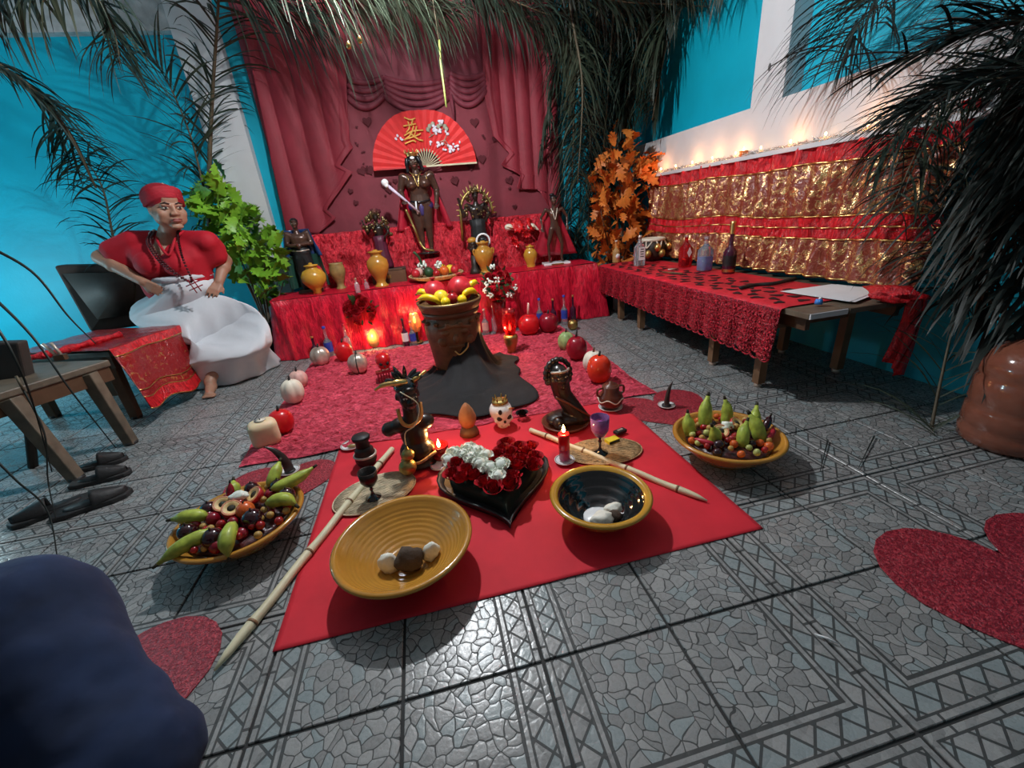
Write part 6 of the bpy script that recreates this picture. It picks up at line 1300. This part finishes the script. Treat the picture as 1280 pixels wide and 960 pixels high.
# blouse
b=BM(); n_=v['neck']
for k in (-1,-.5,0,.5,1): sd=(v['shR']-v['shL']).normalized(); cap(v['waist']+sd*k*.11+V((0,-.01,-.05)),.125,v['chest']+sd*k*.13+V((0,-.012,.0)),.135,b)
for s in (-1,1): ell(v['chest']+sd*s*.085+V((.0,-.12,-.035)),(.1,.085,.09),b); cap(v['neck']+sd*s*.085+V((0,.02,-.05)),.062,v['sh'+('R' if s>0 else 'L')]+V((0,0,-.015)),.078,b)
for s,k in (('L',.62),('R',.42)):
    m_=v['sh'+s].lerp(v['el'+s],k); [cap(v['chest'].lerp(v['waist'],q*.7)+(v['sh'+s]-v['chest'])*.5*(1-q*.4),.085,v['sh'+s].lerp(m_,.35+.65*q)+V((0,0,-.015-.03*q)),.072,b,14) for q in (0,.25,.5,.75,1)]; cap(v['sh'+s]+V((0,0,-.015)),.076,m_,.074,b,16)
o=obj('blouse',b,BLOUSE,t); remesh(o,.011,5)
bm=BM(); 
obj('blouse_neckline',tube(spl([n_+V((-.085,.0,-.01)),n_+V((-.05,-.1,-.06)),n_+V((.015,-.165,-.15)),n_+V((.06,-.1,-.05)),n_+V((.085,.0,.0))],5),.009,6),BLOUSE,t)
# necklaces
bead=BM()
for off in (0,.018):
    pts=spl([n_+V((-.09-off,.0,.01)),n_+V((-.085-off,-.11,-.06)),n_+V((-.01-off,-.185,-.2)),L_(240,352,9.15),n_+V((.1,-.17,-.17)),n_+V((.085,-.09,-.03)),n_+V((.07,.0,.02))],10)
    for p in pts[::1]: ell(p+V((0,-.012,0)),.0085,bead,seg=6,rings=5)
obj('bead_necklace',bead,M('dark_red_beads',(.06,.005,.008),.3),t)
kb=BM(); kc=L_(243,357,9.08)
for a in (0,PI/2): 
    for s in (-1,1):
        d=V((math.cos(a+.3),0,math.sin(a+.3))); q=V((-d.z,0,d.x)); tube([kc+q*s*.016-d*.05,kc+q*s*.016+d*.05],.004,6,kb)
obj('cross_pendant',kb,WAXD,t)
# headwrap
m=Matrix((r,f,u)).transposed()
b=BM(); mm=Matrix.Translation(P(0,-.13,.26))@m.to_4x4()@Matrix.Diagonal((.44*hh,.5*hh,.38*hh,1)); bmesh.ops.create_uvsphere(b,u_segments=24,v_segments=16,radius=1,matrix=mm)
mm=Matrix.Translation(P(-.1,-.45,.05))@m.to_4x4()@Matrix.Diagonal((.36*hh,.3*hh,.33*hh,1)); bmesh.ops.create_uvsphere(b,u_segments=20,v_segments=12,radius=1,matrix=mm)
for k in range(4): 
    z=.2+.08*k; tube(spl([P(-.44,-.1,z-.12),P(-.3,.2,z+.02),P(0,.38-.05*k,z+.09),P(.3,.2,z+.02),P(.44,-.1,z-.12)],5),.03*hh*1.4,8,b)
o=obj('headwrap',b,WRAP,t); remesh(o,.006,2)
obj('headwrap_seam',tube(spl([P(-.3,.1,.2),P(-.2,.12,.45),P(-.05,.05,.62)],4),.004,6),BLUSH,t)
obj('collar',tube(spl([n_+V((-.1,.02,.02)),n_+V((-.12,-.02,.0)),n_+V((-.1,-.06,-.03))],3),.01,6),PORC,t)
# skirt
def loft(rings,nu,nv,fold):
    R_=[(V(c),V(a),V(b_)) for c,a,b_ in rings]; m_=len(R_)-1
    def cr(i,k): return [R_[max(0,min(m_,j))][k] for j in (i-1,i,i+1,i+2)]
    def f(u,v_):
        x=v_*m_; i=min(int(x),m_-1); t_=x-i; o_=[]
        for k in range(3):
            a,b_,c,d=cr(i,k); o_.append(.5*((2*b_)+(c-a)*t_+(2*a-5*b_+4*c-d)*t_*t_+(3*b_-a-3*c+d)*t_**3))
        an_=2*PI*u; w_=1+fold(u,v_); return o_[0]+o_[1]*math.cos(an_)*w_+o_[2]*math.sin(an_)*w_
    return grid(nu,nv,f,None,True)
wa=L_(232,352,9.8); hp_=L_(216,385,9.95); la=L_(240,395,9.55); kn_=L_(278,405,9.2); hm_c=Z(290,462,.03)-W0
ax=V((1,.12,0)).normalized()
rings=[(wa+V((0,0,.02)),ax*.165,V((0,.135,0))),(wa+V((-.0,0,-.06)),ax*.2,V((0,.16,0))),(hp_+V((.03,0,.03)),ax*.29,V((-.0,.17,.1))),(la+V((.0,-.02,0)),ax*.29,V((-.03,.1,.17))),(kn_+V((.03,-.04,.0)),ax*.25,V((-.03,.13,.14))),
  (kn_+V((.04,-.08,-.15)),ax*.265,V((-.04,.17,.05))),((kn_+hm_c)/2+V((.0,-.06,-.05)),ax*.29,V((-.02,.24,0))),(hm_c+V((-.01,.0,-.02)),ax*.35,V((-.02,.34,-.0)))]
rings=[(c,a,b_) for c,a,b_ in rings]
o=obj('skirt',loft(rings,120,70,lambda u,v_:(.035*math.sin(u*2*PI*11+3*v_)+.03*math.sin(u*2*PI*5+1)+.02*nz((u*14,v_*6,0)))*max(0,v_-.12)*1.2+.012*nz((u*40,v_*20,3))),SKIRT,t); solid(o,.004,0)
sk=loft(rings,8,8,lambda u,v_:0)
sk.free()
wb_=BM(); tube([wa+V((0,0,.035))+ax*.17*math.cos(a)+V((0,.14,0))*math.sin(a) for a in [2*PI*i/30 for i in range(31)]],.022,8,wb_,1); obj('skirt_waistband',wb_,SKIRT,t)
# ================================================================ PERSON IN NAVY, LOWER LEFT
k0=D(55,845,.62); t=thing('person','person in navy blue clothing crouching at lower left corner, cut by the frame','person',V((k0.x-.15,k0.y-.2,0)))
o0=V((k0.x-.15,k0.y-.2,0)); b=BM(); kneeA=D(22,798,.62)-o0; kneeB=D(165,950,.55)-o0
cap(kneeA,.115,kneeA+V((-.35,-.25,.02)),.15,b,20); cap(kneeA,.11,V((kneeA.x-.1,kneeA.y-.15,.07)),.06,b,16); cap(kneeB+V((0,0,-.02)),.075,V((kneeB.x-.25,kneeB.y-.25,kneeB.z)),.11,b,16)
cap(kneeB,.07,kneeA,.11,b,16); cap(kneeA+V((-.35,-.25,.02)),.16,kneeA+V((-.5,-.3,.1)),.17,b,16)
o=obj('clothing',b,NAVY,t); remesh(o,.012,6); dsp=o.modifiers.new('d','DISPLACE'); tx=bpy.data.textures.new('fold','CLOUDS'); tx.noise_scale=.11; dsp.texture=tx; dsp.strength=.03; dsp.mid_level=.5
b=BM(); a_=V((kneeA.x-.1,kneeA.y-.15,.05)); cap(a_,.045,a_+V((.02,.14,-.015)),.03,b); 
for j in range(5): cap(a_+V((-.03+.016*j,.15,-.02)),.011,a_+V((-.03+.017*j,.19-.004*j,-.022)),.009,b,6)
obj('foot',remesh(obj('foot',b,SKIN,t),.006,2) and ell(a_+V((-.028,.2,-.012)),(.006,.008,.003),seg=8,rings=6),BLUSH,t).name='toenail'
for o in list(bpy.data.objects):
    if o.type=='MESH' and not o.users_collection and o.users<=1: bpy.data.objects.remove(o)
